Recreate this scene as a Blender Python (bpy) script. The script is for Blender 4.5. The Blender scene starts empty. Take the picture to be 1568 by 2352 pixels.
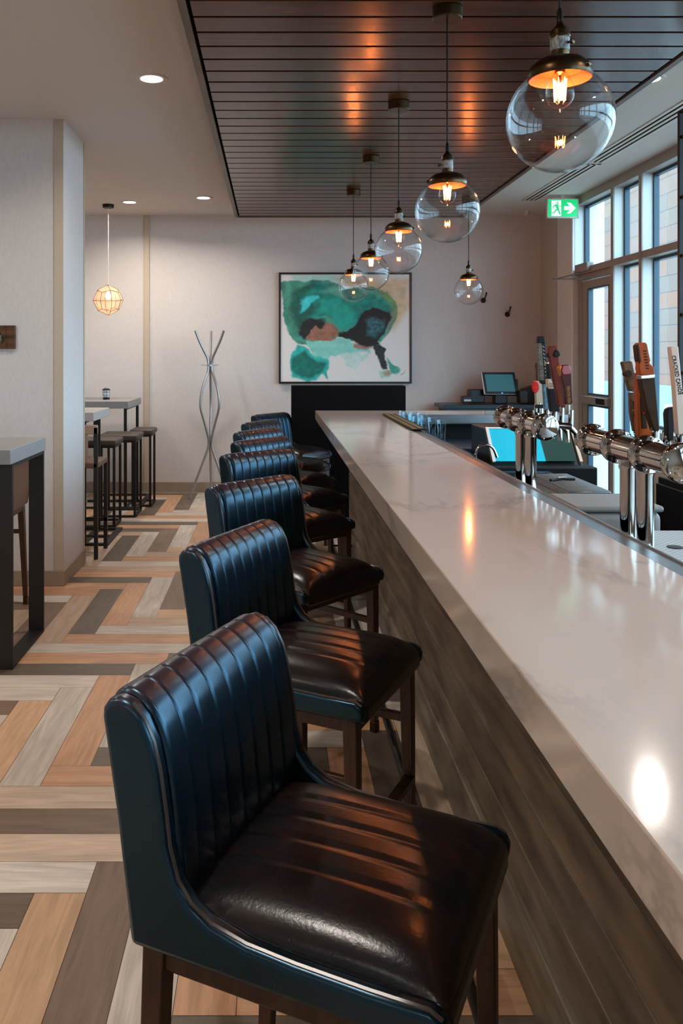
import bpy, math, random
import numpy as np
from mathutils import Vector, Matrix
random.seed(7)
C = bpy.context.scene.collection
PI = math.pi
F = 1930.0; VX = 624.0; VY = 816.0; H = 1.55

def at(px, py, d):
    return Vector(((px - VX) / F * d, d, H - (py - VY) / F * d))

# ------------------------------------------------------------------ materials
def s2l(c):
    return tuple((x / 12.92 if x <= .04045 else ((x + .055) / 1.055) ** 2.4) for x in c)
def rgb(r, g, b):
    return s2l((r / 255, g / 255, b / 255)) + (1,)
MATS = {}
def mat(name, col, rough=.5, metal=0, spec=.5, coat=0, bump=0, bscale=200, var=0, vscale=6, stretch=(1, 1, 1),
        emit=None, estr=0, sheen=0, tint=None, col2=None, detail=3):
    m = bpy.data.materials.new(name); m.use_nodes = True
    nt = m.node_tree; N = nt.nodes; L = nt.links
    b = N['Principled BSDF']
    b.inputs['Base Color'].default_value = col
    b.inputs['Roughness'].default_value = rough
    b.inputs['Metallic'].default_value = metal
    b.inputs['Specular IOR Level'].default_value = spec
    b.inputs['Coat Weight'].default_value = coat
    b.inputs['Coat Roughness'].default_value = .15
    if tint: b.inputs['Specular Tint'].default_value = tint
    if sheen: b.inputs['Sheen Weight'].default_value = sheen
    if emit:
        b.inputs['Emission Color'].default_value = emit
        b.inputs['Emission Strength'].default_value = estr
    tc = N.new('ShaderNodeTexCoord'); mp = N.new('ShaderNodeMapping')
    mp.inputs['Scale'].default_value = stretch
    L.new(tc.outputs['Object'], mp.inputs[0])
    if var:
        n = N.new('ShaderNodeTexNoise'); n.inputs['Scale'].default_value = vscale; n.inputs['Detail'].default_value = detail
        L.new(mp.outputs[0], n.inputs[0])
        r = N.new('ShaderNodeMix'); r.data_type = 'RGBA'
        c2 = col2 or tuple(x * (1 - var) for x in col[:3]) + (1,)
        r.inputs[6].default_value = col; r.inputs[7].default_value = c2
        cr = N.new('ShaderNodeMapRange'); cr.inputs[1].default_value = .35; cr.inputs[2].default_value = .65
        L.new(n.outputs[0], cr.inputs[0]); L.new(cr.outputs[0], r.inputs[0])
        L.new(r.outputs[2], b.inputs['Base Color'])
    if bump:
        n2 = N.new('ShaderNodeTexNoise'); n2.inputs['Scale'].default_value = bscale
        L.new(mp.outputs[0], n2.inputs[0])
        bp = N.new('ShaderNodeBump'); bp.inputs['Strength'].default_value = bump; bp.inputs['Distance'].default_value = .002
        L.new(n2.outputs[0], bp.inputs['Height']); L.new(bp.outputs[0], b.inputs['Normal'])
    MATS[name] = m
    return m

def glass_mat(name, tint=(1, 1, 1, 1), ior=1.45, rough=0.0, boost=1.0):
    m = bpy.data.materials.new(name); m.use_nodes = True
    nt = m.node_tree; N = nt.nodes; L = nt.links
    N.clear()
    o = N.new('ShaderNodeOutputMaterial'); mix = N.new('ShaderNodeMixShader')
    t = N.new('ShaderNodeBsdfTransparent'); t.inputs[0].default_value = tint
    g = N.new('ShaderNodeBsdfGlossy'); g.inputs['Roughness'].default_value = rough
    f0 = ((ior - 1) / (ior + 1)) ** 2
    lw = N.new('ShaderNodeLayerWeight'); lw.inputs[0].default_value = .5
    pw = N.new('ShaderNodeMath'); pw.operation = 'POWER'; pw.inputs[1].default_value = 5; L.new(lw.outputs['Facing'], pw.inputs[0])
    mu = N.new('ShaderNodeMath'); mu.operation = 'MULTIPLY_ADD'; mu.inputs[1].default_value = (1 - f0) * min(boost, 1); mu.inputs[2].default_value = f0 * boost; mu.use_clamp = True
    L.new(pw.outputs[0], mu.inputs[0]); L.new(mu.outputs[0], mix.inputs[0])
    L.new(t.outputs[0], mix.inputs[1]); L.new(g.outputs[0], mix.inputs[2]); L.new(mix.outputs[0], o.inputs[0])
    MATS[name] = m
    return m

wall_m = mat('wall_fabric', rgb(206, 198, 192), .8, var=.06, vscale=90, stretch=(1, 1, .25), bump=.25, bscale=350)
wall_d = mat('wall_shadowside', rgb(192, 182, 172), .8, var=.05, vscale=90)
ceil_m = mat('ceiling_paint', rgb(205, 196, 188), .9, bump=.08, bscale=300)
trim_m = mat('wall_corner_trim', rgb(186, 168, 148), .6)
base_m = mat('baseboard_paint', rgb(150, 134, 116), .45)
frame_m = mat('window_aluminium', rgb(150, 142, 134), .45, .2)
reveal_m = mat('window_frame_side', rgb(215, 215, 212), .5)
gasket_m = mat('dark_gasket', rgb(22, 60, 78), .4)
black_m = mat('black_laminate', rgb(22, 18, 17), .35, var=.2, vscale=30)
blackmat_m = mat('black_matte', rgb(18, 14, 12), .7, spec=.2)
steel_m = mat('brushed_steel', rgb(150, 150, 152), .25, .9, bump=.05, bscale=400, stretch=(30, 1, 30))
dsteel_m = mat('dark_steel', rgb(46, 60, 68), .3, .6)
chrome_m = mat('polished_chrome', rgb(172, 164, 156), .05, 1.0)
brass_m = mat('aged_brass', rgb(88, 66, 42), .3, .9, var=.25, vscale=60)
dkmetal_m = mat('dark_metal', rgb(34, 30, 27), .4, .5)
legwood_m = mat('stool_leg_wood', rgb(70, 40, 20), .4, var=.45, vscale=14, stretch=(6, 6, .8), bump=.08, bscale=40)
tabtop_m = mat('grey_table_top', rgb(142, 138, 134), .45, var=.1, vscale=40)
ttop_m = mat('pale_table_top', rgb(178, 170, 164), .4, var=.06, vscale=40)
blacksteel_m = mat('black_powder_coat', rgb(26, 21, 18), .5)
brownlea_m = mat('brown_leather', rgb(64, 22, 14), .24, spec=.5, bump=.1, bscale=120)
cushion_m = mat('brown_cushion', rgb(70, 58, 48), .5, var=.2, vscale=30)
bin_m = mat('beige_plastic', rgb(122, 112, 104), .55)
white_m = mat('white_plastic', rgb(205, 196, 188), .5)
bulbglass_m = glass_mat('bulb_glass', (1, .93, .85, 1), 1.35)
globe_m = glass_mat('globe_glass', (.985, .985, .985, 1), 1.42, 0, 1.0)
pane_m = glass_mat('window_glass', (.93, .97, .98, 1), 1.3, 0, .8)
drink_m = glass_mat('drinking_glass', (.9, .96, .98, 1), 1.5, .02, 1.3)
capglow_m = mat('cap_inside_glow', rgb(150, 74, 50), .5)  # lighter copper than the cap, standing for the lamp glow inside
fil_m = mat('glowing_filament', rgb(255, 190, 120), .5, emit=(1, .40, .11, 1), estr=70)
lens_m = mat('lit_lens', (1, 1, 1, 1), .5, emit=(1, .92, .82, 1), estr=14)
conc_m = mat('exterior_paving', rgb(150, 148, 142), .9, var=.1, vscale=3)

def wood_attr_mat():
    m = bpy.data.materials.new('floor_planks'); m.use_nodes = True
    nt = m.node_tree; N = nt.nodes; L = nt.links; b = N['Principled BSDF']
    b.inputs['Roughness'].default_value = .42; b.inputs['Specular IOR Level'].default_value = .35
    a = N.new('ShaderNodeAttribute'); a.attribute_name = 'plank'
    uv = N.new('ShaderNodeUVMap'); uv.uv_map = 'grain'
    mp = N.new('ShaderNodeMapping'); mp.inputs['Scale'].default_value = (1.6, 14, 1)
    L.new(uv.outputs[0], mp.inputs[0])
    n = N.new('ShaderNodeTexNoise'); n.inputs['Scale'].default_value = 2.2; n.inputs['Detail'].default_value = 8; n.inputs['Distortion'].default_value = .9
    L.new(mp.outputs[0], n.inputs[0])
    mp2 = N.new('ShaderNodeMapping'); mp2.inputs['Scale'].default_value = (4, 90, 1); L.new(uv.outputs[0], mp2.inputs[0])
    n2 = N.new('ShaderNodeTexNoise'); n2.inputs['Scale'].default_value = 2; n2.inputs['Detail'].default_value = 4; L.new(mp2.outputs[0], n2.inputs[0])
    add = N.new('ShaderNodeMath'); add.operation = 'MULTIPLY_ADD'; add.inputs[1].default_value = .35; L.new(n2.outputs[0], add.inputs[0]); L.new(n.outputs[0], add.inputs[2])
    mr = N.new('ShaderNodeMapRange'); mr.inputs[1].default_value = .4; mr.inputs[2].default_value = .95; mr.inputs[3].default_value = 1.14; mr.inputs[4].default_value = .68
    L.new(add.outputs[0], mr.inputs[0])
    vm = N.new('ShaderNodeVectorMath'); vm.operation = 'SCALE'; L.new(a.outputs['Color'], vm.inputs[0]); L.new(mr.outputs[0], vm.inputs['Scale'])
    L.new(vm.outputs[0], b.inputs['Base Color'])
    bp = N.new('ShaderNodeBump'); bp.inputs['Strength'].default_value = .12; bp.inputs['Distance'].default_value = .001
    L.new(n2.outputs[0], bp.inputs['Height']); L.new(bp.outputs[0], b.inputs['Normal'])
    return m

def attr_mat(name, rough):
    m = bpy.data.materials.new(name); m.use_nodes = True
    nt = m.node_tree; N = nt.nodes; L = nt.links; b = N['Principled BSDF']
    b.inputs['Roughness'].default_value = rough
    a = N.new('ShaderNodeAttribute'); a.attribute_name = 'paint'
    L.new(a.outputs['Color'], b.inputs['Base Color'])
    return m

def grain_mat(name, dark, light, axis, rough=.4, scale=1.0, spec=.5):
    st = {'x': (1.2, 22, 22), 'y': (10, 1.6, 10), 'z': (22, 22, 1.2)}[axis]
    m = mat(name, light, rough, spec=spec, var=.5, vscale=1.6 * scale, stretch=st, col2=dark, detail=8)
    return m
slat_m = grain_mat('walnut_slats', rgb(60, 28, 14), rgb(96, 50, 28), 'x', .22, spec=.45)
slatframe_m = grain_mat('walnut_frame', rgb(78, 58, 46), rgb(102, 80, 64), 'y', .45)
barwood_m = grain_mat('weathered_bar_planks', rgb(86, 72, 58), rgb(128, 110, 90), 'y', .5, 1.2)
barwood2_m = grain_mat('weathered_bar_planks_dark', rgb(72, 60, 48), rgb(110, 94, 76), 'y', .5, 1.1)
ledge_m = grain_mat('bar_base_plank', rgb(96, 84, 70), rgb(146, 130, 110), 'y', .45)
hookwood_m = grain_mat('rustic_hook_board', rgb(50, 28, 12), rgb(96, 58, 28), 'x', .5)

def leather():
    m = bpy.data.materials.new('navy_leather'); m.use_nodes = True
    nt = m.node_tree; N = nt.nodes; L = nt.links; b = N['Principled BSDF']
    tc = N.new('ShaderNodeTexCoord'); sp = N.new('ShaderNodeSeparateXYZ'); L.new(tc.outputs['Object'], sp.inputs[0])
    n = N.new('ShaderNodeTexNoise'); n.inputs['Scale'].default_value = 9; n.inputs['Detail'].default_value = 5; L.new(tc.outputs['Object'], n.inputs[0])
    ad = N.new('ShaderNodeMath'); ad.operation = 'MULTIPLY_ADD'; ad.inputs[1].default_value = .05
    L.new(n.outputs[0], ad.inputs[0]); L.new(sp.outputs[2], ad.inputs[2])
    mr = N.new('ShaderNodeMapRange'); mr.inputs[1].default_value = 1.0; mr.inputs[2].default_value = 1.04; mr.interpolation_type = 'SMOOTHSTEP'
    L.new(ad.outputs[0], mr.inputs[0])
    mx = N.new('ShaderNodeMix'); mx.data_type = 'RGBA'
    mx.inputs[6].default_value = (.001, .0062, .0115, 1); mx.inputs[7].default_value = (.030, .015, .016, 1)
    L.new(mr.outputs[0], mx.inputs[0]); L.new(mx.outputs[2], b.inputs['Base Color'])
    b.inputs['Roughness'].default_value = .3; b.inputs['Specular IOR Level'].default_value = .85
    b.inputs['Specular Tint'].default_value = (.38, .72, 1, 1)
    nr = N.new('ShaderNodeMapRange'); nr.inputs[3].default_value = .2; nr.inputs[4].default_value = .36; L.new(n.outputs[0], nr.inputs[0]); L.new(nr.outputs[0], b.inputs['Roughness'])
    v = N.new('ShaderNodeTexNoise'); v.inputs['Scale'].default_value = 260; L.new(tc.outputs['Object'], v.inputs[0])
    w = N.new('ShaderNodeTexNoise'); w.inputs['Scale'].default_value = 9; w.inputs['Detail'].default_value = 1; L.new(tc.outputs['Object'], w.inputs[0])
    bp = N.new('ShaderNodeBump'); bp.inputs['Strength'].default_value = .05; bp.inputs['Distance'].default_value = .0006; L.new(v.outputs[0], bp.inputs['Height'])
    bp2 = N.new('ShaderNodeBump'); bp2.inputs['Strength'].default_value = .14; bp2.inputs['Distance'].default_value = .01; L.new(w.outputs[0], bp2.inputs['Height'])
    L.new(bp.outputs[0], bp2.inputs['Normal']); L.new(bp2.outputs[0], b.inputs['Normal'])
    MATS['leather'] = m
    return m
leather_m = leather()
seatlea_m = mat('worn_dark_brown_leather', (.006, .006, .008, 1),   .26, spec=.42, var=.5, vscale=10, bump=.15, bscale=160, col2=(.016, .009, .008, 1))
piping_m = mat('worn_piping_leather', (.05, .04, .036, 1), .3, spec=.8)

def quartz():
    m = bpy.data.materials.new('veined_quartz'); m.use_nodes = True
    nt = m.node_tree; N = nt.nodes; L = nt.links; b = N['Principled BSDF']
    tc = N.new('ShaderNodeTexCoord')
    w = N.new('ShaderNodeTexNoise'); w.inputs['Scale'].default_value = 1.1; w.inputs['Detail'].default_value = 9; w.inputs['Roughness'].default_value = .62; w.inputs['Distortion'].default_value = 1.6
    L.new(tc.outputs['Object'], w.inputs[0])
    a = N.new('ShaderNodeMath'); a.operation = 'SUBTRACT'; a.inputs[1].default_value = .5; L.new(w.outputs[0], a.inputs[0])
    ab = N.new('ShaderNodeMath'); ab.operation = 'ABSOLUTE'; L.new(a.outputs[0], ab.inputs[0])
    mr = N.new('ShaderNodeMapRange'); mr.inputs[1].default_value = 0; mr.inputs[2].default_value = .042; mr.inputs[3].default_value = 1; mr.inputs[4].default_value = 0
    L.new(ab.outputs[0], mr.inputs[0])
    n2 = N.new('ShaderNodeTexNoise'); n2.inputs['Scale'].default_value = 1.7; L.new(tc.outputs['Object'], n2.inputs[0])
    m2 = N.new('ShaderNodeMapRange'); m2.inputs[1].default_value = .5; m2.inputs[2].default_value = .68; L.new(n2.outputs[0], m2.inputs[0])
    mu = N.new('ShaderNodeMath'); mu.operation = 'MULTIPLY'; L.new(mr.outputs[0], mu.inputs[0]); L.new(m2.outputs[0], mu.inputs[1])
    mu2 = N.new('ShaderNodeMath'); mu2.operation = 'MULTIPLY'; mu2.inputs[1].default_value = .75; L.new(mu.outputs[0], mu2.inputs[0])
    mx = N.new('ShaderNodeMix'); mx.data_type = 'RGBA'; mx.inputs[6].default_value = rgb(196, 177, 163); mx.inputs[7].default_value = rgb(140, 128, 120)
    L.new(mu2.outputs[0], mx.inputs[0]); L.new(mx.outputs[2], b.inputs['Base Color'])
    b.inputs['Roughness'].default_value = .1; b.inputs['Specular IOR Level'].default_value = .55
    return m
quartz_m = quartz()

def siding():
    m = bpy.data.materials.new('exterior_siding'); m.use_nodes = True
    nt = m.node_tree; N = nt.nodes; L = nt.links; b = N['Principled BSDF']
    tc = N.new('ShaderNodeTexCoord'); mp = N.new('ShaderNodeMapping'); mp.inputs['Rotation'].default_value = (PI / 2, 0, 0)
    sx = N.new('ShaderNodeSeparateXYZ'); cb = N.new('ShaderNodeCombineXYZ'); L.new(tc.outputs['Object'], sx.inputs[0])
    L.new(sx.outputs[1], cb.inputs[0]); L.new(sx.outputs[2], cb.inputs[1])
    br = N.new('ShaderNodeTexBrick'); br.inputs['Scale'].default_value = 1; br.inputs['Brick Width'].default_value = 3.4; br.inputs['Row Height'].default_value = .3
    br.inputs['Mortar Size'].default_value = .008; br.inputs['Color1'].default_value = rgb(124, 78, 52); br.inputs['Color2'].default_value = rgb(100, 80, 66); br.inputs['Mortar'].default_value = rgb(60, 50, 46)
    L.new(cb.outputs[0], br.inputs[0]); L.new(br.outputs[0], b.inputs['Base Color']); b.inputs['Roughness'].default_value = .7
    return m
siding_m = siding()
block_m = mat('pale_block_wall', rgb(128, 134, 136), .9)

# ------------------------------------------------------------------ mesh helpers
class MB:
    def __init__(s): s.v = []; s.f = []
    def add(s, vs, fs, M=None):
        o = len(s.v)
        for p in vs:
            p = Vector(p)
            s.v.append(tuple(M @ p) if M is not None else tuple(p))
        for f in fs: s.f.append([i + o for i in f])
        return s
    def box(s, x0, x1, y0, y1, z0, z1, M=None):
        vs = [(x, y, z) for x in (x0, x1) for y in (y0, y1) for z in (z0, z1)]
        return s.add(vs, [(0, 1, 3, 2), (4, 6, 7, 5), (0, 4, 5, 1), (2, 3, 7, 6), (0, 2, 6, 4), (1, 5, 7, 3)], M)
    def prism(s, poly, a, b, axis='y', M=None):
        n = len(poly)
        def p3(p, t):
            return {'y': (p[0], t, p[1]), 'x': (t, p[0], p[1]), 'z': (p[0], p[1], t)}[axis]
        vs = [p3(p, a) for p in poly] + [p3(p, b) for p in poly]
        fs = [[i, (i + 1) % n, (i + 1) % n + n, i + n] for i in range(n)] + [list(range(n))[::-1], list(range(n, 2 * n))]
        return s.add(vs, fs, M)
    def lathe(s, prof, n=32, M=None, cap=True):
        k = len(prof); vs = []
        for (r, z) in prof:
            for i in range(n):
                a = 2 * PI * i / n; vs.append((r * math.cos(a), r * math.sin(a), z))
        fs = [[j * n + i, j * n + (i + 1) % n, (j + 1) * n + (i + 1) % n, (j + 1) * n + i] for j in range(k - 1) for i in range(n)]
        if cap:
            if prof[0][0] > 1e-5: fs.append(list(range(n))[::-1])
            if prof[-1][0] > 1e-5: fs.append([(k - 1) * n + i for i in range(n)])
        return s.add(vs, fs, M)
    def tube(s, pts, r, n=10, closed=False):
        P = [Vector(p) for p in pts]; k = len(P)
        if not isinstance(r, (list, tuple)): r = [r] * k
        vs = []; up = None
        for i in range(k):
            if closed: t = (P[(i + 1) % k] - P[i - 1])
            else: t = (P[min(i + 1, k - 1)] - P[max(i - 1, 0)])
            t.normalize()
            if up is None:
                a = Vector((0, 0, 1)) if abs(t.z) < .9 else Vector((1, 0, 0)); up = (a - t * a.dot(t)).normalized()
            else:
                up = (up - t * up.dot(t)).normalized()
            sd = t.cross(up)
            for j in range(n):
                a = 2 * PI * j / n; vs.append(P[i] + (up * math.cos(a) + sd * math.sin(a)) * r[i])
        fs = [[i * n + j, i * n + (j + 1) % n, (i + 1) * n + (j + 1) % n, (i + 1) * n + j] for i in range(k - 1) for j in range(n)]
        if closed: fs += [[(k - 1) * n + j, (k - 1) * n + (j + 1) % n, (j + 1) % n, j] for j in range(n)]
        else: fs += [list(range(n))[::-1], [(k - 1) * n + j for j in range(n)]]
        return s.add(vs, fs)
    def grid(s, fn, nu, nv, wrapu=False):
        vs = [fn(i, j) for i in range(nu) for j in range(nv)]
        fs = [[i * nv + j, ((i + 1) % nu) * nv + j, ((i + 1) % nu) * nv + j + 1, i * nv + j + 1] for i in range(nu if wrapu else nu - 1) for j in range(nv - 1)]
        return s.add(vs, fs)
    def build(s, name, m, parent=None, bevel=0, seg=2, smooth=35, label=None, cat=None, group=None, kind=None, loc=None):
        me = bpy.data.meshes.new(name); me.from_pydata([tuple(v) for v in s.v], [], s.f)
        if loc is not None:
            me.transform(Matrix.Translation(-Vector(loc)))
        import bmesh
        bm = bmesh.new(); bm.from_mesh(me); bmesh.ops.recalc_face_normals(bm, faces=bm.faces); bm.to_mesh(me); bm.free()
        if smooth:
            me.shade_smooth(); me.set_sharp_from_angle(angle=math.radians(smooth))
        me.materials.append(m)
        o = bpy.data.objects.new(name, me); C.objects.link(o)
        if loc is not None: o.location = loc
        if parent is not None: o.parent = parent
        if bevel:
            md = o.modifiers.new('b', 'BEVEL'); md.width = bevel; md.segments = seg; md.limit_method = 'ANGLE'; md.angle_limit = math.radians(40)
        tag(o, label, cat, group, kind)
        return o
def tag(o, label=None, cat=None, group=None, kind=None):
    if label: o['label'] = label
    if cat: o['category'] = cat
    if group: o['group'] = group
    if kind: o['kind'] = kind
    return o
def thing(name, label, cat, loc=(0, 0, 0), rz=0, group=None):
    o = bpy.data.objects.new(name, None); o.empty_display_size = .05; C.objects.link(o)
    o.location = loc; o.rotation_euler = (0, 0, rz)
    return tag(o, label, cat, group)
def copy_tree(o, parent=None):
    c = o.copy(); C.objects.link(c); c.parent = parent
    for ch in o.children: copy_tree(ch, c)
    return c
def box(*a, M=None): return MB().box(*a, M=M)
def struct(name, mb, m, **k): return mb.build(name, m, kind='structure', **k)
def rotz(a): return Matrix.Rotation(a, 4, 'Z')
def T(*p): return Matrix.Translation(p)

def text_mesh(name, body, size, m, parent, M, extrude=.0006, align='CENTER', sx=1.0):
    cu = bpy.data.curves.new(name, 'FONT'); cu.body = body; cu.size = size; cu.extrude = extrude; cu.align_x = align; cu.align_y = 'CENTER'
    cu.resolution_u = 3
    o = bpy.data.objects.new(name + '_tmp', cu); C.objects.link(o)
    bpy.context.view_layer.update()
    me = bpy.data.meshes.new_from_object(o.evaluated_get(bpy.context.evaluated_depsgraph_get()))
    bpy.data.objects.remove(o)
    me.transform(M @ Matrix.Diagonal((sx, 1, 1, 1)))
    me.materials.clear(); me.materials.append(m)
    t = bpy.data.objects.new(name, me); C.objects.link(t); t.parent = parent
    return t

# ------------------------------------------------------------------ room shell
CEIL = 3.135; BY = 9.53; WX = 3.05
W = .15; OX = .066; OY = .022
LG = rgb(206, 194, 180); LT = rgb(212, 188, 164); OR = rgb(206, 158, 122); PO = rgb(216, 176, 138); DK = rgb(112, 98, 84); BR = rgb(134, 110, 92); TN = rgb(196, 168, 142); WH = rgb(222, 212, 200)
def floor_build():
    vkey = {(-7, 20): LG, (-8, 19): PO, (-6, 21): OR, (-9, 18): LG, (-4, 11): BR, (-5, 10): PO, (-3, 12): WH, (-2, 13): OR, (-1, 14): LG,
            (-10, 29): BR, (-9, 30): TN, (-8, 31): DK, (-7, 32): OR, (-6, 33): LG, (-5, 34): BR, (-5, 22): LG,
            (-10, 41): LT, (-9, 42): DK, (-8, 43): LG, (-7, 44): BR, (-6, 45): LG, (-5, 46): OR, (-11, 40): TN,
            (-10, 53): TN, (-9, 54): DK, (-8, 55): OR, (-7, 56): DK, (-6, 57): LG, (-11, 52): LG, (-12, 51): DK, (-13, 50): OR}
    hkey = {20: OR, 19: LT, 18: BR, 17: LT, 16: WH, 15: DK, 12: DK, 28: OR, 27: DK, 26: LG, 25: DK, 24: LG, 29: LG, 30: OR, 31: LG, 32: TN, 33: PO, 21: DK,
            37: LT, 38: DK, 39: OR, 40: TN, 36: OR, 35: LG, 34: OR, 41: LG, 42: OR, 43: TN, 50: OR, 51: DK, 49: DK, 52: LG, 53: OR, 54: LG, 48: OR, 14: LG, 13: OR, 22: LG, 23: OR}
    pal = [LG, LT, OR, PO, DK, BR, TN, LG, OR, WH]
    vs = []; fs = []; cols = []; uvs = []; g = .0009
    seen = set()
    rng = random.Random(3)
    for j in range(-34, 66):
        for i in range(-36, 24):
            s = (i - j + 2) % 12
            if s < 6:
                i0 = i - s; key = ('h', i0, j)
                if key in seen: continue
                seen.add(key)
                x0 = i0 * W + OX; x1 = x0 + 6 * W; y0 = j * W + OY; y1 = y0 + W
                c = hkey.get(j) if -12 <= i0 <= -1 else None
                vert = False
            else:
                # vertical: rows j0..j0+5, s decreases with j ; top row has s==6
                jt = j + (s - 6); j0 = jt - 5; key = ('v', i, j0)
                if key in seen: continue
                seen.add(key)
                x0 = i * W + OX; x1 = x0 + W; y0 = j0 * W + OY; y1 = y0 + 6 * W
                c = vkey.get((i, j0)); vert = True
            r = rng.random(); r2 = rng.random() * 40; k = rng.random()
            if c is None: c = pal[int(r * len(pal))]
            f = .93 + .14 * k; c = (c[0] * f, c[1] * f, c[2] * f, 1)
            y1c = min(y1, BY); x0c = max(x0, -5.0); x1c = min(x1, WX + .1)
            if y0 >= BY or x1c <= x0c: continue
            o = len(vs); vs += [(x0c + g, y0 + g, 0), (x1c - g, y0 + g, 0), (x1c - g, y1c - g, 0), (x0c + g, y1c - g, 0)]
            fs.append((o, o + 1, o + 2, o + 3)); cols.append(c)
            if vert: uvs.append([(y0 + r2, x0 + r2), (y0 + r2, x1 + r2), (y1c + r2, x1 + r2), (y1c + r2, x0 + r2)])
            else: uvs.append([(x0c + r2, y0 + r2), (x1c + r2, y0 + r2), (x1c + r2, y1c + r2), (x0c + r2, y1c + r2)])
    # dark joint bed just below the planks
    o = len(vs); z = -.0015
    vs += [(-5.1, -5.1, z), (WX + .2, -5.1, z), (WX + .2, BY + .1, z), (-5.1, BY + .1, z), (-5.1, -5.1, -.1), (WX + .2, -5.1, -.1), (WX + .2, BY + .1, -.1), (-5.1, BY + .1, -.1)]
    bf = [(0, 1, 2, 3), (7, 6, 5, 4), (0, 4, 5, 1), (1, 5, 6, 2), (2, 6, 7, 3), (3, 7, 4, 0)]
    for f in bf: fs.append(tuple(o + q for q in f)); cols.append(rgb(70, 52, 40)); uvs.append([(0, 0)] * 4)
    me = bpy.data.meshes.new('floor'); me.from_pydata(vs, [], fs)
    at_ = me.attributes.new('plank', 'FLOAT_COLOR', 'FACE'); at_.data.foreach_set('color', [x for c in cols for x in c])
    uv = me.uv_layers.new(name='grain'); uv.data.foreach_set('uv', [x for q in uvs for p in q for x in p])
    me.materials.append(wood_attr_mat())
    o = bpy.data.objects.new('floor', me); C.objects.link(o); o['kind'] = 'structure'
floor_build()
struct('ceiling', box(-5.1, 3.3, -5.1, BY + .1, CEIL, CEIL + .1), ceil_m)
struct('wall_back', box(-1.44, WX + .3, BY, BY + .15, 0, CEIL), wall_m)
struct('wall_alcove', box(-5.1, -1.44, BY - .02, BY + .15, 0, CEIL), wall_m)
struct('trim_1', box(-1.445, -1.385, BY - .035, BY, .115, CEIL), trim_m, bevel=.003)
struct('wall_left', box(-5.2, -5.0, -5.1, BY, 0, CEIL), wall_m)
struct('wall_rear', box(-5.1, 3.3, -5.2, -5.0, 0, CEIL), wall_m)
CY = 5.65; CX = -1.402
struct('wall_partition', box(-5.0, CX, CY, 6.27, 0, CEIL), wall_m)
struct('trim_2', box(CX - .062, CX + .003, CY - .006, CY, .105, CEIL), trim_m, bevel=.002)
struct('trim_3', box(CX - .0, CX + .006, 6.25, 6.276, .105, CEIL), trim_m)
struct('baseboard_partition', box(-5, CX + .013, CY - .013, 6.283, 0, .105), base_m, bevel=.004)
struct('baseboard_back', box(-5, WX, BY - .036, BY, 0, .118), base_m, bevel=.004)
# right side: solid wall by the corner, pilaster, then the window wall
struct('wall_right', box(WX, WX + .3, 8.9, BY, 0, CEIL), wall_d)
struct('wall_pillar', box(WX - .03, WX + .3, 8.46, 8.9, 0, CEIL), reveal_m, bevel=.012)
bays = [(7.566, 8.457, 0), (6.99, 7.51, 0), (5.75, 6.94, .92)]
y = 5.69
while y - 1.25 > -4.9:
    bays.append((y - 1.19, y, .92)); y -= 1.25
struct('wall_window_head', box(WX, WX + .13, y + .06, 8.46, 3.05, CEIL), frame_m)
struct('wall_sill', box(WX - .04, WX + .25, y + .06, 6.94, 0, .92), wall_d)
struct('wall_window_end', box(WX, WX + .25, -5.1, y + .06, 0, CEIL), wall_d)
GX = WX + .118
for n, (a, b, sill) in enumerate(bays):
    mb = MB()
    zl = 2.35 if True else 0
    # outer narrow frame against glass
    def ring(y0, y1, z0, z1, mbx, w=.022, xx0=GX - .022, xx1=GX + .022):
        mbx.box(xx0, xx1, y0, y0 + w, z0, z1); mbx.box(xx0, xx1, y1 - w, y1, z0, z1)
        mbx.box(xx0, xx1, y0 + w, y1 - w, z0, z0 + w); mbx.box(xx0, xx1, y0 + w, y1 - w, z1 - w, z1)
    # mullion on the near side of the bay, its outer cheek paler, daylight put into the colour
    mb.box(WX, WX + .012, a - .056, a, sill, 3.05)
    mb.box(WX, WX + .13, a, b, 2.35, 2.41)
    if sill: mb.box(WX - .06, WX + .13, a - .056, b, sill, sill + .03)
    fr = struct('window_%d' % (n + 1), mb, frame_m)
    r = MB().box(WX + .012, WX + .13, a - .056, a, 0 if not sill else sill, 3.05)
    r.build('mullion', reveal_m, fr, label='mullion side in a pale colour standing for daylight')
    g = MB(); ring(a, b, 2.41, 3.05, g)
    if n: ring(a, b, sill + (.03 if sill else .01), 2.35, g)
    g.build('glazing_gasket', gasket_m, fr, label='dark glazing gasket')
    p = MB().box(GX - .003, GX + .003, a + .02, b - .02, 2.43, 3.03)
    if n: p.box(GX - .003, GX + .003, a + .02, b - .02, sill + .04, 2.33)
    p.build('pane', pane_m, fr, smooth=0)
struct('trim_4', box(WX + .0, WX + .13, 8.457, 8.47, 0, 3.05), reveal_m)
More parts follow.
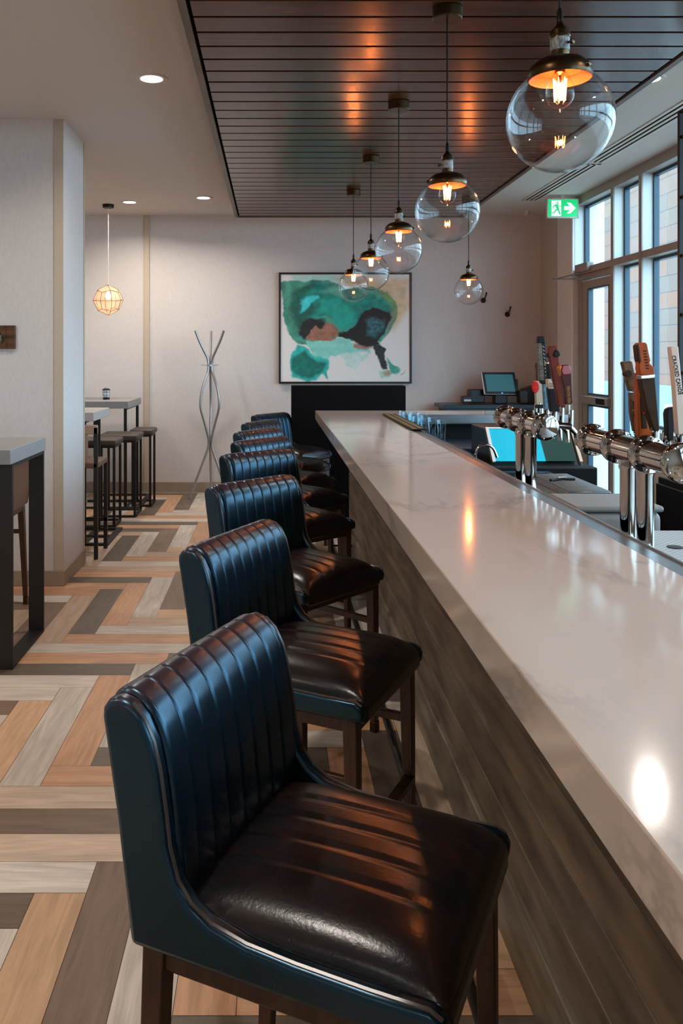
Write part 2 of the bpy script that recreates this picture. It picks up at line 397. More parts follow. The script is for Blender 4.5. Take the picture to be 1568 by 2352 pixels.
# door in the first bay
DXX = WX + .06
dm = MB()
dm.box(WX + .03, WX + .1, 8.35, 8.457, 0, 2.35); dm.box(WX + .03, WX + .1, 7.566, 7.60, 0, 2.35); dm.box(WX + .03, WX + .1, 7.6, 8.35, 2.29, 2.35)
door = struct('door_1', dm, frame_m, bevel=.004)
lf = MB(); x0, x1 = WX + .035, WX + .08
lf.box(x0, x1, 8.21, 8.345, .01, 2.28); lf.box(x0, x1, 7.605, 7.69, .01, 2.28); lf.box(x0, x1, 7.69, 8.21, 2.2, 2.28); lf.box(x0, x1, 7.69, 8.21, 1.07, 1.17); lf.box(x0, x1, 7.69, 8.21, .01, .2)
lf.build('door_leaf', frame_m, door, bevel=.003)
gk = MB()
for (z0, z1) in ((.2, 1.07), (1.17, 2.2)):
    gk.box(x0 - .002, x1, 8.185, 8.21, z0, z1); gk.box(x0 - .002, x1, 7.69, 7.705, z0, z1); gk.box(x0 - .002, x1, 7.705, 8.185, z1 - .012, z1); gk.box(x0 - .002, x1, 7.705, 8.185, z0, z0 + .012)
gk.build('glazing_gasket', gasket_m, door)
MB().box(WX + .055, WX + .06, 7.7, 8.2, .2, 1.07).box(WX + .055, WX + .06, 7.7, 8.2, 1.17, 2.2).build('pane', pane_m, door, smooth=0)
pb = MB().box(WX - .02, WX + .036, 7.62, 8.3, 1.085, 1.155); pb.build('push_bar', frame_m, door, bevel=.006)
MB().box(WX - .024, WX - .019, 7.66, 7.86, 1.095, 1.145).build('push_pad', dkmetal_m, door)
cl = thing('door_closer', 'grey door closer box with a thin arm above the glass door', 'door closer', (WX + .0, 8.2, 2.4))
MB().box(-.04, .03, -.16, .16, -.035, .045).build('closer_body', frame_m, cl, bevel=.006)
MB().tube([(-.03, .05, -.04), (-.16, .36, -.075), (-.2, .32, -.08)], .007).tube([(-.2, .32, -.08), (-.05, -.1, -.11), (0, -.2, -.11)], .006).build('closer_arm', steel_m, cl)

# exterior
tag(box(-2, 40, -20, 60, -.3, -.12).build('exterior_paving', conc_m), kind='structure')
struct('wall_exterior_siding', box(7.2, 7.5, 11.5, 40, 1.0, 6.2), siding_m)
struct('wall_exterior_blocks', box(7.15, 7.5, 11.5, 40, -.1, 1.0), block_m)
rl = thing('exterior_railing', 'white two-bar railing outside, seen through the window behind the beer taps', 'railing', (4.6, 9.4, -.1))
MB().box(-.2, 1.6, -.02, .02, 1.06, 1.10).build('top_rail', white_m, rl)
MB().box(-.2, 1.6, -.02, .02, .93, .97).build('lower_rail', white_m, rl)
for px in (-.2, .7, 1.56): MB().box(px, px + .04, -.02, .02, 0, 1.06).build('post', white_m, rl)

# ------------------------------------------------------------------ dropped slat ceiling
PZ = 3.0; PX0, PX1, PY0, PY1 = -.389, 2.02, -3.0, 8.86
sp = thing('slatted_ceiling_panel', 'dropped walnut slat ceiling panel hanging over the bar', 'ceiling panel', (0, 0, PZ))
MB().box(PX0, PX0 + .034, PY0, PY1, 0, CEIL - PZ).box(PX1 - .034, PX1, PY0, PY1, 0, CEIL - PZ).box(PX0 + .034, PX1 - .034, PY0, PY0 + .034, 0, CEIL - PZ).box(PX0 + .034, PX1 - .034, PY1 - .03, PY1, 0, CEIL - PZ).build('panel_frame', slatframe_m, sp)
MB().box(PX0 + .034, PX1 - .034, PY0 + .034, PY1 - .03, .016, .03).build('panel_backing', mat('black_felt', rgb(10, 7, 6), .95, spec=.05), sp)
k = -17
n = 0
while k * .1725 < PY1 - .12:
    y0 = k * .1725 + .0095; y1 = (k + 1) * .1725 - .0095; k += 1
    if y1 > PY1 - .045: y1 = PY1 - .045
    if y0 < PY0 + .04 or y1 - y0 < .03: continue
    MB().box(PX0 + .05, PX1 - .05, y0, y1, .008, .014).build('slat', slat_m, sp, bevel=.0015, seg=1)

# ------------------------------------------------------------------ downlights, vents, sensor, sign
hk_slot = mat('vent_slot_black', rgb(12, 10, 9), .9, spec=.05)
def downlight(x, y, label, first=[None]):
    if first[0] is None:
        t = thing('recessed_downlight', label, 'downlight', (x, y, CEIL), group='recessed ceiling downlights')
        MB().lathe([(.0635, -.0005), (.065, -.005), (.09, -.006), (.094, 0)], 36, cap=False).build('trim_ring', white_m, t)
        MB().lathe([(.0005, -.0025), (.0635, -.0025)], 36, cap=False).build('lens', lens_m, t)
        ld = bpy.data.lights.new('downlight_lamp', 'AREA'); ld.shape = 'DISK'; ld.size = .12; ld.energy = 15; ld.color = (1, .91, .82); ld.spread = math.radians(150)
        lo = bpy.data.objects.new('downlight_lamp', ld); C.objects.link(lo); lo.parent = t; lo.location = (0, 0, -.006)
        first[0] = t
    else:
        t = copy_tree(first[0]); t.location = (x, y, CEIL); t['label'] = label
    return t
downlight(-.688, 4.81, 'large bright round downlight nearest the camera, left of the slat ceiling')
downlight(-.687, 8.45, 'round downlight close to the far end of the slat ceiling')
downlight(-1.47, 8.69, 'small downlight beside the faceted brass pendant cord')
downlight(2.16, 4.82, 'downlight half hidden by the right edge of the slat ceiling')
for (x, y) in ((-.69, 1.17), (-.69, -2.4), (-2.6, 1.2), (-2.6, 4.2), (-2.8, 7.9), (2.3, 1.2), (2.3, -2.4), (-2.6, -2.4), (-4.2, 3), (-4.2, 8)):
    downlight(x, y, 'round recessed ceiling downlight outside the view of the photo')
for (y0, y1, lab) in ((6.96, 8.59, 'farther section of the white three-slot linear ceiling vent'), (-1.0, 6.9, 'nearer section of the white three-slot linear ceiling vent')):
    v = thing('linear_air_vent', lab, 'air vent', (2.64, (y0 + y1) / 2, CEIL), group='linear ceiling vents')
    hl = (y1 - y0) / 2
    q = MB()
    for a, b in ((-.085, -.06), (-.038, -.014), (.008, .032), (.054, .085)): q.box(a, b, -hl, hl, -.006, 0)
    q.box(-.085, .085, -hl, -hl + .01, -.006, 0).box(-.085, .085, hl - .01, hl, -.006, 0)
    q.build('vent_frame', white_m, v)
    MB().box(-.06, .054, -hl, hl, -.0015, 0).build('vent_slots', hk_slot, v)
sd = thing('ceiling_sensor', 'small white sensor under the ceiling near the dark corner', 'sensor', (2.79, 9.2, CEIL))
MB().lathe([(.0, -.055), (.03, -.05), (.032, -.01), (.045, 0)], 20).build('sensor_body', white_m, sd)

def exit_sign():
    d = 8.3; cx = (1292 - VX) / F * d; cz = H - (478 - VY) / F * d
    t = thing('exit_sign', 'green running-man exit sign with right arrow hanging by the windows', 'exit sign', (cx, d, cz))
    w, h = .158, .098
    MB().box(-w, w, 0, .03, -h, h).box(-w, w, -.006, 0, -h, -h + .012).box(-w, w, -.006, 0, h - .012, h).box(-w, -w + .012, -.006, 0, -h, h).box(w - .012, w, -.006, 0, -h, h).build('sign_housing', white_m, t, bevel=.002)
    MB().box(-.02, .02, .005, .02, h, CEIL - cz).build('mount', white_m, t)
    gm = mat('lit_green_acrylic', rgb(10, 140, 70), .4, emit=(.01, .42, .14, 1), estr=1.3)
    wm = mat('lit_white_acrylic', rgb(230, 240, 235), .4, emit=(.8, 1, .9, 1), estr=.9)
    MB().box(-w + .012, w - .012, -.003, 0, -h + .012, h - .012).build('green_face', gm, t, smooth=0)
    q = MB()
    # arrow
    q.prism([(.012, -.018), (.07, -.018), (.038, -.052), (.075, -.052), (.125, 0), (.075, .052), (.038, .052), (.07, .018), (.012, .018)], -.006, -.003)
    # doorway
    q.prism([(-.112, -.078), (-.018, -.078), (-.018, .075), (-.112, .075)], -.005, -.003)
    q.build('white_symbols', wm, t, smooth=0)
    p = MB()
    p.lathe([(.0, -.003), (.013, -.003), (.013, 0), (0, 0)], 16, M=T(-.055, -.005, .052) @ Matrix.Rotation(PI / 2, 4, 'X'))
    for poly in ([(-.075, .036), (-.05, .038), (-.04, .0), (-.058, -.012), (-.072, .005)], [(-.075, .036), (-.098, .018), (-.104, -.006), (-.098, -.006), (-.088, .014), (-.068, .022)],
                 [(-.05, .034), (-.03, .012), (-.01, .014), (-.01, .021), (-.03, .02), (-.046, .038)], [(-.06, -.008), (-.08, -.02), (-.09, -.042), (-.118, -.044), (-.118, -.052), (-.084, -.052), (-.07, -.03), (-.05, -.018)],
                 [(-.058, -.01), (-.042, -.002), (-.034, -.03), (-.022, -.062), (-.034, -.066), (-.048, -.034)]):
        p.prism(poly, -.0075, -.005)
    p.build('running_figure', gm, t, smooth=0)
exit_sign()

# ------------------------------------------------------------------ bar counter
bar = thing('bar_counter', 'long L-shaped bar with pale veined quartz top and weathered wood front', 'bar counter', (0, 0, 0))
XE, XS, XT = .365, .865, .92; ZT, ZB = 1.085, 1.01; Y0, YF = -1.0, 7.07
MB().prism([(XE, Y0), (XS, Y0), (XS, 6.6), (2.3, 6.6), (2.3, YF), (XE, YF)], ZB, ZT, 'z').build('countertop', quartz_m, bar, bevel=.0025, smooth=0)
jm = mat('stone_joint', rgb(120, 110, 104), .5)
for yj in (5.0, 4.25):
    MB().box(XE - .0006, XE + .003, yj, yj + .006, ZB, ZT + .0006).build('stone_joint', jm, bar, smooth=0)
MB().box(XS, XT, Y0, 6.6, ZT - .03, ZT - .002).box(XT - .006, XT, Y0, 6.6, ZT - .03, ZT + .003).build('inner_steel_trim', steel_m, bar, label='polished steel strip along the inner edge', bevel=.001)
MB().box(XT, 2.3, 6.53, 6.6, ZT - .005, ZT + .001).box(XT, 2.3, 6.53, 6.545, ZT - .062, ZT - .005).build('far_steel_trim', steel_m, bar, bevel=.001)
XW = .628
for i, (z0, z1) in enumerate(((.185, .311), (.313, .458), (.46, .60), (.602, .74), (.742, .88), (.882, 1.0))):
    MB().box(XW, XW + .02, Y0, 6.82, z0, z1).build('front_plank', (barwood_m, barwood2_m)[i % 2], bar, bevel=.002, seg=1)
MB().box(XW - .016, XW + .02, Y0, 6.82, 0, .183).build('base_board', ledge_m, bar, bevel=.004)
MB().box(XW + .02, XT - .02, Y0, 6.82, 0, ZB).box(XW, 2.3, 6.82, 6.86, 0, ZB).box(XT, 2.3, 6.66, 6.82, 0, ZB).build('bar_carcass', blackmat_m, bar)
# foot rail
fr = MB().tube([(.455, Y0, .10), (.455, 6.6, .10)], .014, 14).build('foot_rail', dkmetal_m, bar, label='dark metal foot rail')
for yy in (-.4, 1.0, 2.4, 3.8, 5.2, 6.4):
    MB().tube([(.455, yy, .10), (.53, yy, .10), (XW - .014, yy, .10)], .008).build('bracket', dkmetal_m, fr)
# partition behind the bar end
box(.186, 1.262, 7.92, 8.12, 0, 1.262).build('black_partition', mat('partition_black', rgb(12, 8, 7), .7, spec=.1), label='tall black panel standing behind the bar below the painting', cat='partition', bevel=.003, loc=(.72, 8.0, 0))

# ------------------------------------------------------------------ bar stools
PR_IN = [(.128, .70), (.118, .79), (.108, .86), (.092, .93), (.076, .97)]
def stool(name, lea, sea):
    t = thing(name, 'x', 'bar stool', (0, 0, 0), 0)
    Wd = .505; hw = Wd / 2
    # side cheek profile (t,z)
    side = [(.058, .622), (.03, .82), (.003, .97), (.004, .986), (.014, 1.0), (.034, 1.007), (.058, 1.0), (.080, .981), (.098, .947), (.110, .902), (.120, .842), (.127, .79), (.142, .742), (.165, .713), (.20, .692), (.26, .679), (.34, .674), (.45, .672), (.535, .673), (.553, .664), (.56, .65), (.558, .622)]
    def smooth_prof(p, n=2):
        for _ in range(n):
            q = []
            for i in range(len(p)):
                a = p[i]; b = p[(i + 1) % len(p)]
                if i == len(p) - 1: q.append(a); continue
                q.append(a); q.append(((a[0] + b[0]) / 2, (a[1] + b[1]) / 2))
            p = q
        return p
    for s in (-1, 1):
        a, b = (s * hw, s * (hw - .034))
        MB().prism(side, min(a, b), max(a, b)).build('side_panel', lea, t, bevel=.011, seg=3, smooth=50)
        # piping along the inner top edge of the cheek
        pts = [Vector((x, s * (hw - .010), z)) for x, z in side[6:20]]
        pts = [p + Vector((-.001, 0, -.001)) for p in pts]
        P2 = []
        for i in range(len(pts) - 1):
            for q in (0, .5): P2.append(pts[i].lerp(pts[i + 1], q))
        P2.append(pts[-1])
        MB().tube(P2, .0042, 6).build('piping', piping_m, t)
    # rear + bottom shell
    MB().prism([(.058, .622), (.004, .978), (.02, .99), (.045, .95), (.085, .64), (.085, .622)], -hw + .03, hw - .03).build('back_shell', lea, t, bevel=.006)
    MB().prism([(.07, .622), (.07, .655), (.545, .672), (.560, .655), (.560, .612), (.5, .604), (.3, .622)], -hw + .03, hw - .03).build('seat_base', sea, t, bevel=.010, seg=3)
    # channelled back cushion
    prof = [(.132, .66), (.136, .72), (.130, .78), (.124, .84), (.114, .90), (.102, .945), (.084, .98), (.06, 1.001), (.034, 1.009), (.012, 1.001), (.003, .985), (.004, .965)]
    P = []
    for i in range(len(prof) - 1):
        for q in (0, .25, .5, .75):
            # catmull-rom
            p0 = prof[max(i - 1, 0)]; p1 = prof[i]; p2 = prof[i + 1]; p3 = prof[min(i + 2, len(prof) - 1)]
            P.append(tuple(.5 * (2 * p1[k] + (p2[k] - p0[k]) * q + (2 * p0[k] - 5 * p1[k] + 4 * p2[k] - p3[k]) * q * q + (3 * p1[k] - p0[k] - 3 * p2[k] + p3[k]) * q ** 3) for k in (0, 1)))
    P.append(prof[-1]); nP = len(P)
    NW = 161; inner = hw - .031; nch = 8
    def bf(i, j):
        u = -1 + 2 * i / (NW - 1); w = u * inner
        a = P[max(j - 1, 0)]; b = P[min(j + 1, nP - 1)]
        tx, tz = b[0] - a[0], b[1] - a[1]; l = math.hypot(tx, tz); nx, nz = tz / l, -tx / l
        ph = (u + 1) / 2 * nch; fp = ph - math.floor(ph); fp = min(fp, 1 - fp); c = 1 - math.exp(-(fp / .045) ** 2) + .25 * math.sin(fp * PI)
        fade = 1.0 if j < nP - 6 else max(0, (nP - 1 - j) / 6)
        amp = .0034 * c * fade * (1 if j < nP * .5 else .75)
        edge = -.005 * max(0, (abs(u) - .95) / .05) ** 2
        curve = .008 * (1 - u * u) if j < nP * .6 else .008 * (1 - u * u) * max(0, 1 - (j - nP * .6) / (nP * .3))
        o = amp + edge
        return (P[j][0] + nx * o + 0 - curve * .6, w, P[j][1] + nz * o + 0)
    mb = MB().grid(bf, NW, nP)
    mb.build('backrest', lea, t, smooth=60)
    # domed channelled seat cushion
    NX, NY = 60, 61
    def sf(i, j):
        u = i / (NX - 1); v = -1 + 2 * j / (NY - 1)
        x = .105 + u * .452; w = v * (inner + .004)
        cap = (1 - abs(2 * u - 1) ** 6) * (1 - abs(v) ** 5)
        z = .655 + .062 * max(cap, 0) ** .5
        z += .012 * (1 - (2 * u - 1) ** 2) * (1 - v * v)
        g = 0
        for q in (-.45, -.15, .15, .45): g += math.exp(-((v - q) / .022) ** 2)
        z -= .0045 * g * min(1, max(0, (1 - abs(2 * u - 1)) * 4))
        return (x, w, z)
    MB().grid(sf, NX, NY).build('seat', sea, t, smooth=60)
    # frame and legs
    ap = MB(); zz0, zz1 = .585, .618
    ap.box(.075, .535, -hw + .02, -hw + .045, zz0, zz1).box(.075, .535, hw - .045, hw - .02, zz0, zz1).box(.075, .1, -hw + .045, hw - .045, zz0, zz1).box(.51, .535, -hw + .045, hw - .045, zz0, zz1)
    ap.build('seat_frame', legwood_m, t, bevel=.004)
    for (lx, sp) in ((.093, -.03), (.517, .012)):
        for s in (-1, 1):
            y1 = s * (hw - .032); m = MB()
            def lsec(z, hwid, dx, dy): return [(lx + dx - hwid, y1 + dy - hwid, z), (lx + dx + hwid, y1 + dy - hwid, z), (lx + dx + hwid, y1 + dy + hwid, z), (lx + dx - hwid, y1 + dy + hwid, z)]
            secs = [lsec(.622, .0195, 0, 0), lsec(.45, .018, sp * .28, 0), lsec(.045, .013, sp * .93, 0)]
            vs = [p for q in secs for p in q]
            fs = [(0, 1, 2, 3), (11, 10, 9, 8)] + [(k * 4 + i, k * 4 + (i + 1) % 4, k * 4 + 4 + (i + 1) % 4, k * 4 + 4 + i) for k in range(2) for i in range(4)]
            lg = m.add(vs, fs).build('leg', legwood_m, t, bevel=.003)
            MB().box(lx + sp - .0145, lx + sp + .0145, y1 - .0145, y1 + .0145, 0, .045).build('brass_foot_cap', brass_m, lg, bevel=.002, label='brass foot cap')
    for s in (-1, 1): MB().box(.10, .52, s * (hw - .032) - .009, s * (hw - .032) + .009, .44, .466).build('side_stretcher', legwood_m, t, bevel=.003)
    MB().box(.503 + .01, .535 + .006, -hw + .03, hw - .03, .26, .285).build('footrest', legwood_m, t, bevel=.003)
    MB().box(.505 + .01, .54 + .006, -hw + .045, hw - .045, .284, .288).build('footrest_plate', brass_m, t, label='brass wear plate')
    return t
tops = [(228, 1605, 25.3), (405, 1265, 27.5), (466, 1120, 44), (500, 1047, 50), (526, 1017, 42), (532, 995, 36), (551, 974, 31), (574, 955, 38)]
slabels = ['navy leather bar stool nearest the camera, filling the lower foreground',
           'second navy leather bar stool from the camera along the bar',
           'third navy leather bar stool along the bar, with bright blue streaks on its back',
           'fourth navy leather bar stool, its blue channelled back turned to the camera',
           'fifth navy leather bar stool along the bar, halfway down the row',
           'sixth navy leather bar stool along the bar, mostly hidden behind the fifth',
           'seventh bar stool from the camera, second from the far end of the row',
           'farthest bar stool by the black panel, with its teal seat showing']
st0 = stool('bar_stool', leather_m, seatlea_m)
for i, (px, py, ang) in enumerate(tops):
    o = st0 if i == 0 else copy_tree(st0)
    p = at(px, py, 1061.5 / (py - VY)); th = math.radians(ang)
    u = Vector((math.sin(th), math.cos(th), 0))
    c = p + u * .2525
    o.location = (c.x, c.y, 0); o.rotation_euler = (0, 0, -th)
    o['label'] = slabels[i]; o['group'] = 'leather bar stools along the bar'
bs = stool('brown_bar_stool', brownlea_m, brownlea_m)
bs.location = (-1.47, 5.02, 0); bs.rotation_euler = (0, 0, PI)
bs['label'] = 'glossy brown leather stool tucked behind the dark legs of the nearest left table'

# ------------------------------------------------------------------ globe pendants
def pendant():
    t = thing('globe_pendant', 'x', 'pendant lamp', (0, 0, 0))   # origin at globe centre
    R = .135
    def sph(R, n=40, k=28, top=.92):
        a0 = math.asin(top - .0)
        return [(R * math.cos(-PI / 2 + (a0 + PI / 2) * j / k) + (0 if j else 0), R * math.sin(-PI / 2 + (a0 + PI / 2) * j / k)) for j in range(k + 1)]
    pr = sph(R); pr[0] = (.0004, -R); pi_ = [(max(r - .0025 * 1, .0003), z + .0025 * (1 if z < 0 else -1) * abs(z) / R) for r, z in pr][::-1]
    MB().lathe(pr + pi_, 48, cap=False).build('glass_globe', globe_m, t, smooth=80)
    zc = R * .86
    MB().lathe([(.078, zc - .012), (.081, zc + .004), (.074, zc + .020), (.058, zc + .034), (.034, zc + .042), (.024, zc + .046), (.0, zc + .046)], 40, cap=False).build('brass_cap', brass_m, t, label='aged brass cap', smooth=60)
    MB().lathe([(.077, zc - .012), (.072, zc + .006), (.05, zc + .016), (.0, zc + .018)], 40, cap=False).build('cap_inside_glow', capglow_m, t, smooth=60, label='inner face of the cap, lamp glow put into its colour')
    MB().lathe([(.008, 0), (.006, .008), (.0, .009)], 10, M=T(-.079, 0, zc + .006) @ Matrix.Rotation(-PI / 2, 4, 'Y')).build('cap_screw', brass_m, t)
    zs = zc + .046
    MB().lathe([(.0, zs), (.022, zs), (.0235, zs + .01), (.0235, zs + .05), (.026, zs + .053), (.024, zs + .066), (.012, zs + .078), (.008, zs + .086), (.008, zs + .094), (.0, zs + .094)], 28).build('lamp_socket', brass_m, t)
    lbm = MATS.get('label_paper') or mat('label_paper', rgb(190, 188, 186), .6, var=.5, vscale=160, stretch=(1, 1, .4), col2=rgb(110, 108, 106))
    MB().lathe([(.0242, zs + .014), (.0242, zs + .046)], 28, cap=False).build('paper_label', lbm, t, label='white paper sticker')
    MB().tube([(-.022, 0, zs + .03), (-.034, 0, zs + .03)], .003).lathe([(.0, -.004), (.007, -.003), (.007, .003), (0, .004)], 12, M=T(-.037, 0, zs + .03) @ Matrix.Rotation(PI / 2, 4, 'Y')).build('switch_knob', brass_m, t)
    MB().lathe([(.009, zs + .094), (.0075, zs + .115), (.004, zs + .125), (0, zs + .125)], 16).build('cord_grip', dkmetal_m, t)
    ztop = PZ - 2.157
    MB().tube([(0, 0, zs + .12), (0, 0, ztop - .03)], .0035, 8).build('cord', dkmetal_m, t)
    MB().lathe([(0, ztop - .04), (.058, ztop - .04), (.062, ztop - .036), (.062, ztop + .004), (0, ztop + .004)], 36).build('ceiling_canopy', brass_m, t, smooth=40)
    zb = zc + .01
    bp = [(.016, zb), (.018, zb - .010), (.026, zb - .024), (.034, zb - .042), (.0365, zb - .058), (.034, zb - .074), (.026, zb - .087), (.013, zb - .095), (.004, zb - .098), (.003, zb - .106), (.0003, zb - .107)]
    bl = MB().lathe(bp, 28, cap=False).build('bulb', bulbglass_m, t, smooth=80)
    f = MB()
    nf = 6
    pts = []
    for q in range(nf * 2 + 1):
        a = PI * 1.9 * q / (nf * 2); r = .013 if q % 2 else .0165
        pts.append((r * math.cos(a), r * math.sin(a), zb - (.022 if q % 2 == 0 else .078)))
    f.tube(pts, .0016, 6); f.build('filament', fil_m, bl, label='glowing filament')
    MB().lathe([(.0, zb + .004), (.0135, zb + .004), (.0135, zb - .006), (.004, zb - .012), (.002, zb - .03), (0, zb - .03)], 16).build('bulb_base', brass_m, bl)
    ld = bpy.data.lights.new('filament_lamp', 'POINT'); ld.energy = 6.5; ld.color = (1, .25, .055); ld.shadow_soft_size = .012
    lo = bpy.data.objects.new('filament_lamp', ld); C.objects.link(lo); lo.parent = t; lo.location = (0, 0, zb - .052)
    return t
p0 = pendant()
pl = [(.742, 2.165, 'largest clear globe pendant, nearest the camera over the bar'), (.737, 3.53, 'second clear globe pendant from the camera over the bar'), (.731, 4.84, 'third clear globe pendant over the bar, just above the painting'),
      (.728, 6.17, 'fourth globe pendant in the row, overlapping the top of the painting'), (.722, 7.43, 'fifth and farthest globe pendant of the row, hanging before the painting'), (1.85, 7.9, 'lone globe pendant hanging right of the row, before the bare far wall')]
for i, (x, y, lab) in enumerate(pl):
    o = p0 if i == 0 else copy_tree(p0)
    o.location = (x, y, 2.157); o['label'] = lab; o['group'] = 'clear globe pendants'
    o.rotation_euler = (0, 0, (0.0, 0, 2.9, 3.0, 2.8, 3.1)[i])
p0.rotation_euler = (0, 0, 2.2)

# ------------------------------------------------------------------ faceted brass pendant
def faceted():
    t = thing('faceted_brass_pendant', 'faceted perforated brass pendant lamp glowing over the far left tables', 'pendant lamp', (-1.72, 8.84, 2.13))
    m = bpy.data.materials.new('perforated_brass'); m.use_nodes = True
    nt = m.node_tree; N = nt.nodes; L = nt.links; b = N['Principled BSDF']
    b.inputs['Base Color'].default_value = rgb(226, 190, 150); b.inputs['Metallic'].default_value = .2; b.inputs['Roughness'].default_value = .5
    b.inputs['Alpha'].default_value = .42
    MATS['perf'] = m
    # pentagonal icositetrahedron-like shape: deltoidal hexecontahedron approximated by a dodecahedron subdivided to kites
    g = (1 + 5 ** .5) / 2
    R = .16
    ico = []
    for a in (-1, 1): ico += [(a, 0, 0), (0, a, 0), (0, 0, a)]
    ico = [Vector(v).normalized() for v in ico]
    # 20 faces of the icosahedron -> dodecahedron vertices
    import itertools
    fcs = []
    for i, j, k in itertools.combinations(range(6), 3):
        if all(abs((ico[a] - ico[b]).length - 1.4142) < .02 for a, b in ((i, j), (j, k), (i, k))): fcs.append((i, j, k))
    verts = [v.copy() for v in ico]; faces = []; edges = set()
    mids = {}
    def mid(i, j):
        k = (min(i, j), max(i, j))
        if k not in mids: mids[k] = len(verts); verts.append((ico[i] + ico[j]).normalized() * .96)
        return mids[k]
    for f in fcs:
        c = len(verts); verts.append((ico[f[0]] + ico[f[1]] + ico[f[2]]).normalized() * .93)
        for q in range(3):
            a, b_, d = f[q], f[(q + 1) % 3], f[(q + 2) % 3]
            q4 = (a, mid(a, b_), c, mid(a, d)); faces.append(q4)
            for e in range(4): edges.add((min(q4[e], q4[(e + 1) % 4]), max(q4[e], q4[(e + 1) % 4])))
    rot = Matrix.Rotation(.12, 3, 'X') @ Matrix.Rotation(.42, 3, 'Z')
    verts = [rot @ v * R for v in verts]
    MB().add(verts, faces).build('perforated_shade', m, t, smooth=0, label='perforated brass shade')
    e = MB()
    for a, b2 in edges: e.tube([verts[a], verts[b2]], .0028, 5)
    e.build('seam_edges', mat('brass_seam', rgb(120, 72, 36), .4, .6), t)
    MB().lathe([(0, -.035), (.02, -.032), (.032, -.012), (.03, .008), (.016, .03), (.013, .05), (0, .05)], 20, M=T(0, 0, .045)).build('bulb', mat('lit_bulb', (1, 1, 1, 1), .5, emit=(1, .88, .7, 1), estr=8), t)
    MB().tube([(0, 0, .09), (0, 0, CEIL - 2.13 - .02)], .003, 6).build('cord', white_m, t)
    MB().lathe([(0, CEIL - 2.13 - .035), (.058, CEIL - 2.13 - .035), (.06, CEIL - 2.13), (0, CEIL - 2.13)], 28).build('ceiling_canopy', dkmetal_m, t)
    ld = bpy.data.lights.new('brass_pendant_lamp', 'POINT'); ld.energy = 2.5; ld.color = (1, .78, .55); ld.shadow_soft_size = .035
    lo = bpy.data.objects.new('brass_pendant_lamp', ld); C.objects.link(lo); lo.parent = t; lo.location = (0, 0, .0)
faceted()

